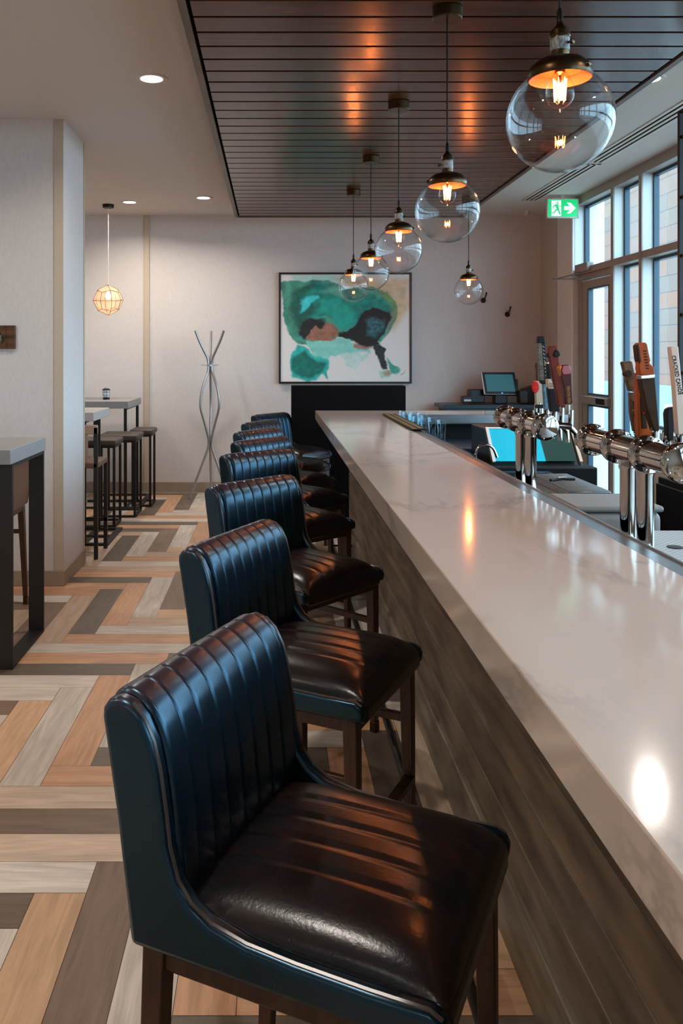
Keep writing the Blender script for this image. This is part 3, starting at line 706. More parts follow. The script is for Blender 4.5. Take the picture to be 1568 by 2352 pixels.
# ------------------------------------------------------------------ painting
def painting():
    x0, x1 = (640 - VX) / F * 9.5, (945 - VX) / F * 9.5
    z1, z0 = H - (626 - VY) / F * 9.5, H - (881 - VY) / F * 9.5
    cx, cz = (x0 + x1) / 2, (z0 + z1) / 2; hw, hh = (x1 - x0) / 2, (z1 - z0) / 2
    t = thing('framed_painting', 'large abstract painting of teal and black washes in a thin black frame', 'painting', (cx, 9.5, cz))
    fw = .022
    MB().box(-hw, hw, -.02, .02, -hh, -hh + fw).box(-hw, hw, -.02, .02, hh - fw, hh).box(-hw, -hw + fw, -.02, .02, -hh + fw, hh - fw).box(hw - fw, hw, -.02, .02, -hh + fw, hh - fw).build('picture_frame', black_m, t, bevel=.002)
    NX, NZ = 300, 250
    rs = np.random.RandomState(5)
    def vnoise(X, Y, s):
        g = rs.rand(80, 80); xi = X / s; yi = Y / s
        a = np.floor(xi).astype(int); b = np.floor(yi).astype(int); fx = xi - a; fy = yi - b
        fx = fx * fx * (3 - 2 * fx); fy = fy * fy * (3 - 2 * fy); a %= 79; b %= 79
        return (g[a, b] * (1 - fx) + g[a + 1, b] * fx) * (1 - fy) + (g[a, b + 1] * (1 - fx) + g[a + 1, b + 1] * fx) * fy
    X, Y = np.meshgrid(np.linspace(103, 1393, NX), np.linspace(130, 1200, NZ), indexing='ij')
    def warp(amp, s): return (vnoise(X, Y, s) - .5) * amp * .55
    WX_ = X + warp(70, 110) + warp(34, 38) + warp(14, 14); WY_ = Y + warp(70, 110) + warp(34, 38) + warp(14, 14)
    col = np.zeros(X.shape + (3,)); col[:] = s2l((228 / 255, 224 / 255, 216 / 255))
    def sdf(poly):
        d = np.full(X.shape, 1e9); ins = np.zeros(X.shape, bool); n = len(poly)
        for i in range(n):
            ax, ay = poly[i]; bx, by = poly[(i + 1) % n]
            ex, ey = bx - ax, by - ay; wx, wy = WX_ - ax, WY_ - ay
            tt = np.clip((wx * ex + wy * ey) / (ex * ex + ey * ey), 0, 1)
            d = np.minimum(d, (wx - ex * tt) ** 2 + (wy - ey * tt) ** 2)
            c = ((ay > WY_) != (by > WY_)) & (WX_ < (bx - ax) * (WY_ - ay) / (by - ay + 1e-9) + ax)
            ins ^= c
        d = np.sqrt(d); return np.where(ins, d, -d)
    def paint(c, poly, soft=10, op=1.0, vary=.3, sc=40):
        a = np.clip((sdf(poly) + soft) / (2 * soft), 0, 1) * op
        c = np.array(s2l(tuple(q / 255 for q in c))) * 1.15
        v = 1 + (vnoise(X, Y, sc) - .5) * vary + (vnoise(X, Y, 12) - .5) * vary * .5
        cc = c[None, None, :] * v[..., None]
        col[:] = col * (1 - a[..., None]) + cc * a[..., None]
    paint((158, 205, 194), [(205, 135), (700, 135), (760, 160), (640, 215), (420, 200), (250, 210)], 25, .9, .15)
    paint((200, 172, 130), [(640, 170), (700, 150), (1080, 195), (1385, 180), (1385, 450), (1330, 560), (1250, 700), (1180, 600), (1000, 300)], 30, .85, .3)
    paint((62, 136, 116), [(110, 230), (150, 195), (180, 210), (400, 190), (640, 210), (760, 260), (900, 260), (1060, 270), (1180, 290), (1260, 400), (1265, 520), (1230, 680), (1160, 760), (1100, 800), (900, 800), (700, 760), (350, 840), (270, 820), (200, 750), (150, 640), (125, 520), (110, 350)], 7, 1, .7, 60)
    paint((116, 138, 74), [(1080, 270), (1180, 290), (1265, 400), (1260, 560), (1210, 600), (1220, 450), (1150, 350)], 18, .8, .5)
    paint((12, 128, 112), [(250, 330), (330, 260), (450, 215), (620, 260), (720, 330), (830, 400), (1000, 340), (1150, 370), (1210, 480), (1190, 600), (1100, 470), (950, 500), (850, 620), (740, 680), (690, 640), (620, 560), (450, 540), (330, 620), (280, 600), (230, 480)], 14, 1, .7, 50)
    paint((22, 70, 56), [(220, 330), (350, 230), (460, 210), (380, 300), (300, 420), (340, 470), (420, 440), (500, 430), (400, 560), (300, 640), (260, 650), (210, 480)], 24, .75, .6)
    paint((24, 160, 140), [(520, 380), (660, 370), (760, 440), (830, 520), (850, 600), (740, 670), (690, 640), (610, 560), (500, 500)], 22, .8, .4)
    paint((64, 205, 205), [(300, 400), (380, 360), (480, 340), (500, 360), (420, 420), (340, 500), (290, 520)], 12, 1, .2)
    paint((130, 200, 180), [(500, 300), (640, 250), (720, 300), (760, 400), (700, 370), (600, 310)], 22, .45, .3)
    paint((26, 32, 26), [(280, 640), (340, 590), (440, 550), (530, 590), (560, 640), (480, 680), (400, 720), (330, 770), (280, 740)], 12, 1, .5)
    paint((122, 198, 182), [(330, 790), (430, 805), (560, 810), (650, 775), (800, 765), (840, 830), (930, 880), (1000, 890), (1000, 920), (900, 900), (700, 925), (600, 950), (560, 990), (450, 960), (400, 900)], 9, .95, .2)
    paint((150, 102, 80), [(330, 770), (400, 690), (470, 640), (500, 680), (540, 610), (620, 600), (680, 650), (695, 720), (640, 790), (560, 810), (430, 800)], 7, 1, .5, 30)
    paint((150, 104, 90), [(840, 815), (900, 815), (1030, 865), (980, 892), (920, 880), (850, 860)], 8, .9)
    paint((20, 14, 12), [(690, 705), (760, 690), (830, 640), (880, 560), (950, 490), (1040, 458), (1120, 470), (1180, 510), (1195, 600), (1150, 720), (1090, 790), (1100, 840), (1040, 860), (960, 860), (860, 810), (800, 765), (690, 765)], 8, 1, .3)
    paint((44, 92, 98), [(950, 600), (1050, 560), (1130, 580), (1140, 680), (1050, 760), (960, 740)], 22, .95, 1.1, 16)
    paint((150, 112, 100), [(1200, 470), (1225, 560), (1200, 680), (1160, 740), (1190, 640), (1195, 540)], 8, .7)
    paint((40, 170, 160), [(215, 930), (270, 830), (340, 860), (400, 920), (480, 960), (580, 985), (590, 1060), (575, 1170), (520, 1120), (440, 1180), (350, 1190), (230, 1150), (195, 1020)], 8, 1, .4)
    paint((0, 104, 88), [(225, 960), (330, 900), (450, 980), (560, 1020), (540, 1090), (430, 1150), (300, 1150), (215, 1100)], 16, .95, .6, 30)
    paint((176, 208, 198), [(700, 925), (880, 900), (930, 950), (900, 1020), (860, 1090), (760, 1030), (730, 960)], 8, .75, .2)
    paint((150, 200, 190), [(910, 940), (1000, 920), (980, 960), (920, 1000)], 8, .6, .2)
    paint((32, 40, 38), [(1030, 850), (1090, 840), (1150, 880), (1150, 950), (1180, 1010), (1170, 1080), (1130, 1070), (1100, 980), (1050, 920)], 6, 1, .4)
    paint((34, 146, 126), [(1180, 960), (1220, 1000), (1290, 1080), (1270, 1120), (1200, 1130), (1190, 1060)], 9, .95, .4)
    paint((150, 190, 170), [(1100, 1080), (1160, 1080), (1210, 1110), (1190, 1160), (1100, 1170)], 7, .9)
    paint((160, 116, 96), [(1135, 1095), (1190, 1090), (1205, 1130), (1150, 1140)], 8, .8)
    iw, ih = hw - fw, hh - fw
    me = bpy.data.meshes.new('canvas')
    vs = [(-iw + 2 * iw * i / (NX - 1), -.006, ih - 2 * ih * j / (NZ - 1)) for i in range(NX) for j in range(NZ)]
    fs = [(i * NZ + j, i * NZ + j + 1, (i + 1) * NZ + j + 1, (i + 1) * NZ + j) for i in range(NX - 1) for j in range(NZ - 1)]
    nv = len(vs); vs += [(-iw, .01, ih), (-iw, .01, -ih), (iw, .01, -ih), (iw, .01, ih)]; fs.append((nv + 3, nv + 2, nv + 1, nv))
    me.from_pydata(vs, [], fs)
    a = me.attributes.new('paint', 'FLOAT_COLOR', 'POINT')
    full = np.ones((len(vs), 4)); full[:nv, :3] = np.clip(col.reshape(-1, 3), 0, 1); full[nv:, :3] = .5
    a.data.foreach_set('color', full.ravel())
    me.materials.append(attr_mat('canvas_paint', .6))
    o = bpy.data.objects.new('canvas', me); C.objects.link(o); o.parent = t
    sg = [(1300, 1138), (1306, 1125), (1312, 1132), (1318, 1118), (1322, 1128), (1328, 1112), (1334, 1120), (1345, 1085)]
    MB().tube([(-iw + (px - 103) / 1290 * 2 * iw, -.007, ih - (py - 130) / 1070 * 2 * ih) for px, py in sg], .0012, 5).build('signature', dkmetal_m, t)
painting()

# ------------------------------------------------------------------ coat stand
def coat_stand():
    t = thing('coat_stand', 'chrome coat stand of three curved tubes by the far wall', 'coat stand', (-.672, 9.16, 0))
    prof = [(1.817, .178), (1.70, .128), (1.58, .064), (1.52, .034), (1.44, .020), (1.36, .030), (1.25, .075), (1.125, .108), (1.03, .117), (.95, .108), (.80, .062), (.68, .028), (.62, .018), (.56, .022), (.50, .040), (.30, .125), (.0, .25)]
    def cr(p, n=5):
        q = []
        for i in range(len(p) - 1):
            p0, p1, p2, p3 = p[max(i - 1, 0)], p[i], p[i + 1], p[min(i + 2, len(p) - 1)]
            for s in range(n):
                u = s / n
                q.append(tuple(.5 * (2 * p1[k] + (p2[k] - p0[k]) * u + (2 * p0[k] - 5 * p1[k] + 4 * p2[k] - p3[k]) * u * u + (3 * p1[k] - p0[k] - 3 * p2[k] + p3[k]) * u ** 3) for k in (0, 1)))
        q.append(p[-1]); return q
    P = cr(prof)
    sm = mat('satin_chrome', rgb(170, 168, 166), .3, .8)
    for az in (math.radians(210), math.radians(330), math.radians(90)):
        k = .78 if az == math.radians(90) else 1
        MB().tube([(r * k * math.cos(az), r * k * math.sin(az), z + .0) for z, r in P], .0135, 14).build('curved_leg', sm, t, smooth=60)
    MB().tube([(-.085, -.02, 1.445), (0, 0, 1.435), (.085, -.02, 1.445)], .004, 8).lathe([(0, -.006), (.008, -.004), (.008, .004), (0, .006)], 10, M=T(-.085, -.02, 1.447)).lathe([(0, -.006), (.008, -.004), (.008, .004), (0, .006)], 10, M=T(.085, -.02, 1.447)).build('coat_peg', sm, t)
    MB().lathe([(0, .61), (.026, .61), (.026, .635), (0, .635)], 16).lathe([(0, 1.43), (.026, 1.43), (.026, 1.45), (0, 1.45)], 16).build('joining_hub', sm, t)
coat_stand()

# wall hooks
def wall_hook(x, z, lab):
    t = thing('wall_hook', lab, 'wall hook', (x, BY - .0, z), group='black hooks on the far wall')
    MB().lathe([(0, 0), (.024, .004), (.03, .016), (.022, .03), (0, .036)], 16, M=Matrix.Rotation(PI / 2, 4, 'X')).build('hook_plate', dkmetal_m, t)
    MB().tube([(0, -.02, 0), (.004, -.05, .015), (.014, -.07, .05), (.022, -.065, .085)], [.007, .008, .008, .011], 8).build('hook_arm', dkmetal_m, t)
wall_hook((1164 - VX) / F * BY, H - (722 - VY) / F * BY, 'small black wall hook right of the lone globe pendant')
wall_hook((1109 - VX) / F * BY, H - (690 - VY) / F * BY, 'small black wall hook peeking out behind the lone globe pendant')
hb = thing('coat_hook_board', 'rustic dark wooden hook board on the left partition wall', 'hook board', (-1.83, CY - .012, 1.672))
MB().box(-.16, .112, -.012, .012, -.078, .078).build('board', hookwood_m, hb, bevel=.004)
MB().tube([(.03, -.012, -.01), (.028, -.055, .02), (.015, -.075, .08), (.012, -.075, .122)], .0035, 8).lathe([(.0, .012), (.009, .006), (.012, -.004), (0, -.004)], 12, M=T(.012, -.075, .126)).tube([(.035, -.012, -.02), (.035, -.05, -.04), (.035, -.055, -.005)], .004, 8).build('hook', dkmetal_m, hb)
MB().box(.027, .037, -.062, -.052, -.03, .012).build('hook_tip', chrome_m, hb, label='bright hook tip')

# ------------------------------------------------------------------ tables
def utable(name, label, xr, y0, y1, top, m, length=1.5, legx=-.02, legw=.083, base=False):
    t = thing(name, label, 'table', (xr, (y0 + y1) / 2, 0), group='high tables with black steel legs')
    hy = (y1 - y0) / 2
    MB().box(-length, 0, -hy, hy, top - .073, top).build('table_top', m, t, bevel=.003)
    for xo in (legx - legw, -length - legx):
        g = MB()
        g.box(xo, xo + legw, -hy + .03, -hy + .048, 0, top - .073)
        g.build('leg', blacksteel_m, t, bevel=.001)
        MB().box(xo, xo + legw, hy - .048, hy - .03, 0, top - .073).build('leg', blacksteel_m, t, bevel=.001)
        MB().box(xo, xo + legw, -hy + .048, hy - .048, 0, .012).build('foot_bar', blacksteel_m, t); MB().box(xo, xo + legw, -hy + .048, hy - .048, top - .088, top - .073).build('top_bar', blacksteel_m, t)
    if base:
        xo = .12 - .025
        for (a, b) in ((-hy, -hy + .04), (-.02, .02), (hy - .04, hy)): MB().box(-.5, xo - .025, a, b, 0, .02).build('floor_bar', blacksteel_m, t, bevel=.002)
        MB().box(xo - .025, xo + .025, -hy, hy, 0, .02).build('floor_bar', blacksteel_m, t, bevel=.002)
    return t
utable('high_table', 'grey high table with wide black legs cut off by the left edge', -1.277, 4.11, 4.75, 1.087, tabtop_m, 1.5, .0)
utable('high_table', 'middle high table, pale top half hidden by the partition wall', -1.447, 6.83, 7.48, 1.085, ttop_m, 1.4, -.07, .06, True)
utable('high_table', 'farthest high table carrying the small lantern', -1.447, 8.47, 9.30, 1.085, tabtop_m, 1.4, -.02, .03, True)
# backless stools
def backless(name, lab, x, y, sx, sy, rz=0):
    t = thing(name, lab, 'stool', (x, y, 0), rz, group='backless stools at the far tables')
    MB().box(-sx / 2, sx / 2, -sy / 2, sy / 2, .735, .79).build('seat', cushion_m, t, bevel=.02, seg=4)
    MB().box(-sx / 2 + .02, sx / 2 - .02, -sy / 2 + .02, sy / 2 - .02, .715, .735).build('seat_plate', blacksteel_m, t)
    for a in (-1, 1):
        for b in (-1, 1):
            MB().box(a * (sx / 2 - .03) - .011, a * (sx / 2 - .03) + .011, b * (sy / 2 - .03) - .011, b * (sy / 2 - .03) + .011, .02, .715).build('leg', blacksteel_m, t)
    MB().box(-sx / 2 + .02, sx / 2 - .02, -sy / 2 + .01, -sy / 2 + .04, 0, .02).box(-sx / 2 + .02, sx / 2 - .02, sy / 2 - .04, sy / 2 - .01, 0, .02).box(sx / 2 - .045, sx / 2 - .015, -sy / 2 + .04, sy / 2 - .04, 0, .02).build('floor_frame', blacksteel_m, t)
    return t
backless('backless_stool', 'long dark backless stool under the far lantern table', -1.47, 8.22, .38, .42)
backless('backless_stool', 'dark backless stool closest to the far wall, sticking out past the lantern table', -1.335, 8.76, .24, .36)
backless('backless_stool', 'brown-topped backless stool between the middle and far tables', -1.60, 7.72, .42, .36)
# slatted chair behind the partition
def slat_chair():
    t = thing('slat_back_chair', 'brown wooden bar chair with slatted back beside the partition wall', 'chair', (-1.52, 6.57, 0))
    wm = mat('mid_brown_wood', rgb(112, 78, 58), .45, var=.3, vscale=20)
    lm = mat('pale_rail_wood', rgb(160, 128, 108), .4)
    w = .2
    for s in (-1, 1):
        MB().box(s * (w - .015) - .014, s * (w - .015) + .014, -.2, -.172, 0, 1.0).build('leg', blacksteel_m, t)
        MB().box(s * (w - .015) - .014, s * (w - .015) + .014, .17, .2, 0, .72).build('leg', blacksteel_m, t)
    MB().box(-w, w, -.2, -.175, .95, 1.02).build('top_rail', lm, t, bevel=.006)
    for k in (-.1, -.035, .03, .095): MB().box(k, k + .028, -.195, -.18, .74, .95).build('back_slat', lm, t)
    MB().box(-w, w, -.2, .2, .69, .735).build('seat', wm, t, bevel=.01)
    MB().box(-w, w, -.19, -.175, .22, .25).build('stretcher', blacksteel_m, t); MB().box(-w, w, .17, .185, .22, .25).build('stretcher', blacksteel_m, t)
slat_chair()
def lantern():
    p = at(244, 917, 8.85)
    t = thing('table_lantern', 'small lantern with black cap and base standing on the far table', 'lantern', (p.x, p.y, 1.085))
    MB().lathe([(0, 0), (.034, 0), (.036, .006), (.034, .018), (.024, .024), (0, .024)], 24).build('lantern_base', dkmetal_m, t)
    MB().lathe([(.024, .024), (.033, .045), (.034, .07), (.028, .098)], 24, cap=False).build('glass_body', mat('frosted_glass', rgb(214, 220, 222), .3), t, label='frosted glass body')
    g = MB()
    for z in (.045, .075): g.tube([(.036 * math.cos(a), .036 * math.sin(a), z) for a in [2 * PI * q / 20 for q in range(20)]], .0018, 5, closed=True)
    for q in range(4): a = PI / 2 * q + .4; g.tube([(.034 * math.cos(a), .034 * math.sin(a), .02), (.037 * math.cos(a), .037 * math.sin(a), .06), (.032 * math.cos(a), .032 * math.sin(a), .1)], .0015, 5)
    g.build('wire_cage', dkmetal_m, t)
    MB().lathe([(.046, .098), (.044, .102), (.026, .116), (0, .118)], 24).build('lantern_cap', dkmetal_m, t)
    MB().lathe([(0, .117), (.014, .117), (.014, .134), (0, .136)], 16).build('top_knob', white_m, t)
lantern()

# ------------------------------------------------------------------ far back counter with till
bc = thing('back_counter', 'low dark back counter against the far wall holding the till', 'cabinet', (2.4, 9.2, 0))
MB().box(-.57, .6, -.23, .27, .98, 1.02).build('counter_top', mat('teal_black_laminate', rgb(28, 44, 50), .3), bc, bevel=.003)
MB().box(-.52, .58, -.2, .26, 0, .98).build('cabinet_body', mat('teal_cabinet', rgb(22, 62, 70), .4), bc)
def till():
    d = 9.15
    a, b, c, e = at(1105, 855, d + .06), at(1181, 855, d + .06), at(1190.6, 906, d - .04), at(1113, 906, d - .04)
    o = (a + b + c + e) / 4
    t = thing('till_monitor', 'tilted touch-screen till with teal screen on the back counter', 'monitor', (o.x, o.y, 1.02))
    L0 = Vector((o.x, o.y, 1.02))
    n = (b - a).cross(e - a).normalized()
    if n.y > 0: n = -n
    def q(s, u, k): return a + (b - a) * s + (e - a) * u + ((c - e) - (b - a)) * s * u + n * k - L0
    def panel(s0, s1, u0, u1, k0, k1, name, m, label=None):
        vs = [q(s, u, k) for k in (k0, k1) for s, u in ((s0, u0), (s1, u0), (s1, u1), (s0, u1))]
        return MB().add(vs, [(0, 1, 2, 3), (7, 6, 5, 4), (0, 4, 5, 1), (1, 5, 6, 2), (2, 6, 7, 3), (3, 7, 4, 0)]).build(name, m, t, smooth=0, label=label)
    panel(0, 1, 0, 1, -.045, 0, 'screen_housing', black_m)
    panel(.09, .92, .1, .87, 0, .002, 'screen', mat('teal_screen', rgb(30, 74, 82), .35, emit=(.05, .2, .24, 1), estr=.35), 'teal screen')
    panel(-.012, .015, 0, 1, -.02, .003, 'side_bezel', white_m, 'pale left bezel'); panel(0, 1, .985, 1.01, -.02, .003, 'lower_bezel', steel_m)
    panel(.5, .54, .92, .96, 0, .003, 'power_light', mat('blue_led', (.02, .2, 1, 1), .5, emit=(.05, .3, 1, 1), estr=2), 'blue power light')
    MB().box(-.06, .08, -.02, .1, 0, .12).build('stand', black_m, t, bevel=.01)
    MB().box(.175, .2, -.0, .06, .12, .27).build('card_reader', black_m, t, bevel=.01)
till()
def boxat(name, lab, cat, x0, x1, y0, y1, d, dep, zb, m=black_m, **k):
    p, q = at(x0, y0, d), at(x1, y1, d)
    cx = (p.x + q.x) / 2
    return MB().box(p.x, q.x, d, d + dep, max(zb, q.z), p.z).build(name, m, label=lab, cat=cat, bevel=.008, loc=(cx, d, zb), **k)
rp = boxat('receipt_printer', 'black receipt printer standing left of the till screen', 'printer', 1079, 1113, 894.5, 925, 9.2, .15, 1.02)
MB().box(-.05, .05, -.003, 0, .03, .045).build('paper_slot', dsteel_m, rp)
ct = boxat('card_terminal', 'small grey and black card terminal left of the receipt printer', 'card terminal', 1061, 1083, 910, 926, 9.05, .1, 1.02)
MB().box(-.03, .045, -.004, 0, .035, .055).build('terminal_display', white_m, ct)
kb = boxat('till_side_printer', 'black square kitchen printer right of the till screen', 'printer', 1193, 1213, 897, 926, 9.0, .12, 1.02)
MB().box(-.04, .04, -.003, 0, .04, .05).build('paper_slot', dkmetal_m, kb)
sb = thing('speaker_box', 'dark angular box tilted beside the far beer tap handles', 'speaker', (2.9, 9.3, 1.02))
MB().box(-.08, .08, -.08, .08, .02, .19, M=Matrix.Rotation(-.3, 4, 'Y')).build('speaker_case', black_m, sb, bevel=.006)
MB().box(-.03, .03, -.03, .03, 0, .03).build('speaker_foot', black_m, sb)

# ------------------------------------------------------------------ beer towers
def tower(name, lab, ya, yb, seg, py, zc=1.287, zbase=1.0):
    X = 1.0
    t = thing(name, lab, 'beer tap tower', (X, (ya + yb) / 2, zbase), group='chrome beer tap towers')
    o = Vector((X, (ya + yb) / 2, zbase)); Z = zc - zbase; R = .037
    M0 = T(0, 0, Z) @ Matrix.Rotation(-PI / 2, 4, 'X')    # local z -> +y
    h = (yb - ya) / 2
    MB().lathe([(R, -h), (R, h)], 40, M=M0).build('cross_tube', chrome_m, t, smooth=50)
    ks = [-h + 2 * h * i / seg for i in range(seg + 1)]
    for i, k in enumerate(ks):
        end = i in (0, seg)
        e = .010
        f = MB().lathe([(0, k - e), (.047, k - e), (.05, k - e + .003), (.05, k + e - .003), (.047, k + e), (0, k + e)], 40, M=M0)
        if i == 0: f.lathe([(0, k - e - .006), (.034, k - e - .004), (.047, k - e)], 40, M=M0)
        fo = f.build('flange', chrome_m, t, smooth=50)
        for q in range(8):
            a = 2 * PI * q / 8 + .2
            MB().lathe([(0, -e - .003), (.004, -e - .002), (.0045, -e), (.0045, e), (.004, e + .002), (0, e + .003)], 8, M=M0 @ T(.0425 * math.cos(a), .0425 * math.sin(a), k)).build('bolt', chrome_m, fo)
    for yy in py:
        MB().lathe([(.0, 0), (.034, 0), (.036, .006), (.024, .012), (.0215, .02), (.0215, Z - .06), (.025, Z - .052), (.025, Z - .046), (.0215, Z - .04), (.0215, Z - .02), (0, Z - .02)], 32, M=T(0, yy - o.y, 0)).build('column', chrome_m, t, smooth=50)
    return t, o
t1, o1 = tower('beer_tower', 'far chrome beer tower with six tap handles beside the till', 3.078, 3.6, 3, (3.244, 3.374))
t2, o2 = tower('beer_tower', 'near chrome beer tower at the right edge with tall tap handles', 2.05, 2.62, 3, (2.25, 2.36))
def faucet(t, o, y, z0):
    """chrome faucet leaving the bartender side of the tube and rising to z0 where the handle screws on; returns it"""
    f = MB()
    Z = 1.287
    a = Vector((1.035, y, Z)) - o
    f.tube([a, a + Vector((.05, 0, 0)), a + Vector((.085, 0, -.004))], [.013, .012, .014], 14)
    f.tube([a + Vector((.085, 0, .0)), a + Vector((.088, 0, z0 - Z))], [.010, .008], 12)
    f.tube([a + Vector((.08, 0, -.004)), a + Vector((.105, 0, -.03)), a + Vector((.108, 0, -.075))], [.011, .010, .008], 12)
    return f.build('faucet', chrome_m, t, smooth=60)
def handle(name, lab, d, polys, thick=.028, yaw=0):
    """polys: (part name, material, pixel outline, thickness factor, label)"""
    allp = [p for q in polys for p in q[2]]
    bx = max(allp, key=lambda p: p[1])
    base = at(bx[0], bx[1], d)
    t = thing(name, lab, 'tap handle', (base.x, d, base.z), group='beer tap handles')
    for q in polys:
        nm, m, poly, tf, lb = q[:5]; off = q[5] if len(q) > 5 else 0
        pts = [at(px, py, d) for px, py in poly]
        P = [(p.x - base.x, p.z - base.z) for p in pts]
        th = thick * tf / 2
        MB().prism(P, -th + off, th + off).build(nm, m, t, bevel=.0025 if tf > .2 else 0, label=lb, smooth=50)
    return t, base
cm = lambda n, r, g, b, ro=.45, **k: mat(n, rgb(r, g, b), ro, spec=.2, **k)
hk_dark = cm('handle_navy', 26, 22, 40, .6); hk_grey = cm('handle_grey_print', 120, 112, 98, var=.55, vscale=120, stretch=(.3, .3, 1)); hk_black = cm('handle_black', 18, 13, 11, .5)
hk_lb = cm('handle_lightblue', 110, 150, 168, var=.5, vscale=60); hk_red = cm('handle_red', 150, 18, 12, .2, coat=.6); hk_dred = cm('handle_darkred', 70, 20, 10, .35)
hk_or = cm('handle_orange_wood', 172, 78, 14, .5, var=.3, vscale=20); hk_or2 = cm('handle_red_brown', 112, 36, 8, .45, var=.3, vscale=30)
hk_cream = cm('handle_cream', 200, 176, 150); hk_white = cm('handle_white', 212, 186, 168, .3); hk_orred = cm('badge_red', 220, 40, 24); hk_ink = cm('handle_ink', 40, 30, 26)
hk_brown = cm('handle_brown_label', 110, 78, 52, .5, var=.5, vscale=70); hk_gold = cm('handle_gold', 170, 110, 40, .3, metal=.4); hk_silver = cm('handle_silver', 190, 186, 182, .2, metal=.9)
hk_dbrown = cm('handle_dark_brown', 58, 36, 16, .65, var=.3, vscale=40)
faceM = lambda b, px, py, d, off, rot=0: T(at(px, py, d).x - b.x, off, at(px, py, d).z - b.z) @ Matrix.Rotation(PI / 2, 4, 'X') @ Matrix.Rotation(rot, 4, 'Z')
# far tower handles, from the far end to the near end
D = [3.57, 3.50, 3.42, 3.33, 3.25, 3.15]
def ferr(t, b, px, py, d):
    p = at(px, py, d)
    MB().lathe([(.009, -.004), (.0105, 0), (.0105, .01), (.008, .014), (.008, -.04)], 14, M=T(p.x - b.x, 0, p.z - b.z)).build('ferrule', chrome_m, t)
h, b = handle('tap_handle', 'dark red bottle-shaped tap handle, farthest left and half hidden', D[0], [('handle_body', hk_dred, [(1229, 833), (1235, 833), (1238, 840), (1237, 850), (1240, 868), (1243, 900), (1244, 925), (1228, 925), (1230, 900), (1230, 868), (1231, 850), (1228, 842)], .8, None)])
ferr(h, b, 1236, 925, D[0])
h, b = handle('tap_handle', 'cream tap handle with a red oval badge', D[1], [('handle_body', hk_cream, [(1226, 875), (1243, 875), (1248, 931), (1230, 931)], .7, None),
    ('badge', hk_orred, [(1226.5 + 8.3 * math.cos(a) + 1, 889 + 13.5 * math.sin(a)) for a in [2 * PI * q / 24 for q in range(24)]], .3, 'red oval badge', -.009)])
text_mesh('badge_lines', '- - -', .012, hk_cream, h, faceM(b, 1227.5, 889, D[1], -.0145)); ferr(h, b, 1238, 931, D[1])
MB().box(at(1230, 930, D[1]).x - b.x, at(1246, 930, D[1]).x - b.x, -.012, .012, -.012, .004).build('black_collar', hk_black, h)
h, b = handle('tap_handle', 'tallest thin navy and grey lettered tap handle with a black tip', D[2], [('handle_body', hk_grey, [(1232, 788), (1242, 788), (1249, 874), (1237, 874)], .9, None), ('navy_side', hk_dark, [(1241, 787), (1249.5, 787), (1256, 874), (1247, 874)], .92, 'navy lettered side'),
    ('black_tip', hk_black, [(1232, 775), (1234, 772.5), (1246, 772.5), (1248.5, 776), (1249.5, 788), (1232, 788)], .95, 'black tip'), ('collar', hk_black, [(1237, 873), (1256, 872), (1257, 882), (1243, 882)], .98, None), ('lower_label', hk_lb, [(1245, 881), (1254, 881), (1259, 940), (1249, 940)], .8, 'pale blue lower label')])
ls = MB()
for q in range(9):
    y_ = 796 + q * 8.4; p = at(1245.5 + q * .8, y_, D[2]); ls.box(p.x - b.x - .004, p.x - b.x + .004, -.0136, -.013, p.z - b.z - .004, p.z - b.z - .0015); ls.box(p.x - b.x - .004, p.x - b.x - .0015, -.0136, -.013, p.z - b.z - .004, p.z - b.z + .004)
ls.build('side_lettering', hk_cream, h, smooth=0); ferr(h, b, 1254, 940, D[2])
h, b = handle('tap_handle', 'dark bottle-shaped tap handle with a cream neck label', D[3], [('handle_body', hk_black, [(1254, 836), (1262, 836), (1264, 870), (1272, 885), (1277, 900), (1283, 945), (1262, 945), (1256, 900)], .9, None),
    ('neck_label', hk_cream, [(1254, 870), (1263, 870), (1266, 878), (1271, 884), (1271.5, 889), (1268, 893), (1256, 893)], 1.0, 'cream neck label'), ('silver_cap', hk_silver, [(1251, 832), (1261, 829), (1262, 836), (1253, 837)], .9, None)])
ls = MB()
for y_ in (881, 884.5, 888): p = at(1263, y_, D[3]); ls.box(p.x - b.x - .009, p.x - b.x + .009, -.0146, -.014, p.z - b.z - .001, p.z - b.z + .001)
ls.build('label_print', hk_ink, h, smooth=0); ferr(h, b, 1272, 945, D[3])
h, b = handle('tap_handle', 'orange-brown guitar-neck tap handle with black tuning knobs', D[4], [('handle_body', hk_or2, [(1257, 798), (1259, 796), (1275, 793.5), (1279, 803), (1282, 830), (1286, 850), (1294, 905), (1296, 934), (1281, 934), (1276, 905), (1267, 866), (1262, 835), (1257, 812)], .8, None),
    ('tuning_knob', hk_black, [(1268, 813), (1273, 803), (1280, 806), (1283, 812), (1283, 818), (1272, 821), (1268, 818)], 1.1, 'black knob'), ('tuning_knob', hk_black, [(1254.5, 813), (1258, 810), (1260, 818), (1257, 822)], 1.1, 'black knob')])
ferr(h, b, 1290, 934, D[4])
h, b = handle('tap_handle', 'glossy red tap handle with vertical orange lettering', D[5], [('handle_body', hk_dred, [(1284, 850), (1288, 838.5), (1303, 837.5), (1307, 842), (1309, 850), (1311, 900), (1312, 927), (1296, 927), (1292, 890), (1286, 865)], 1.0, None),
    ('red_top', hk_red, [(1286, 852), (1289, 839), (1303, 838), (1307, 843), (1308.5, 856), (1306, 860), (1290, 861)], 1.08, 'bright red top'), ('gold_side', hk_gold, [(1280, 845), (1285, 838), (1289, 842), (1291, 860), (1289, 867), (1284, 862)], .9, 'gold side')])
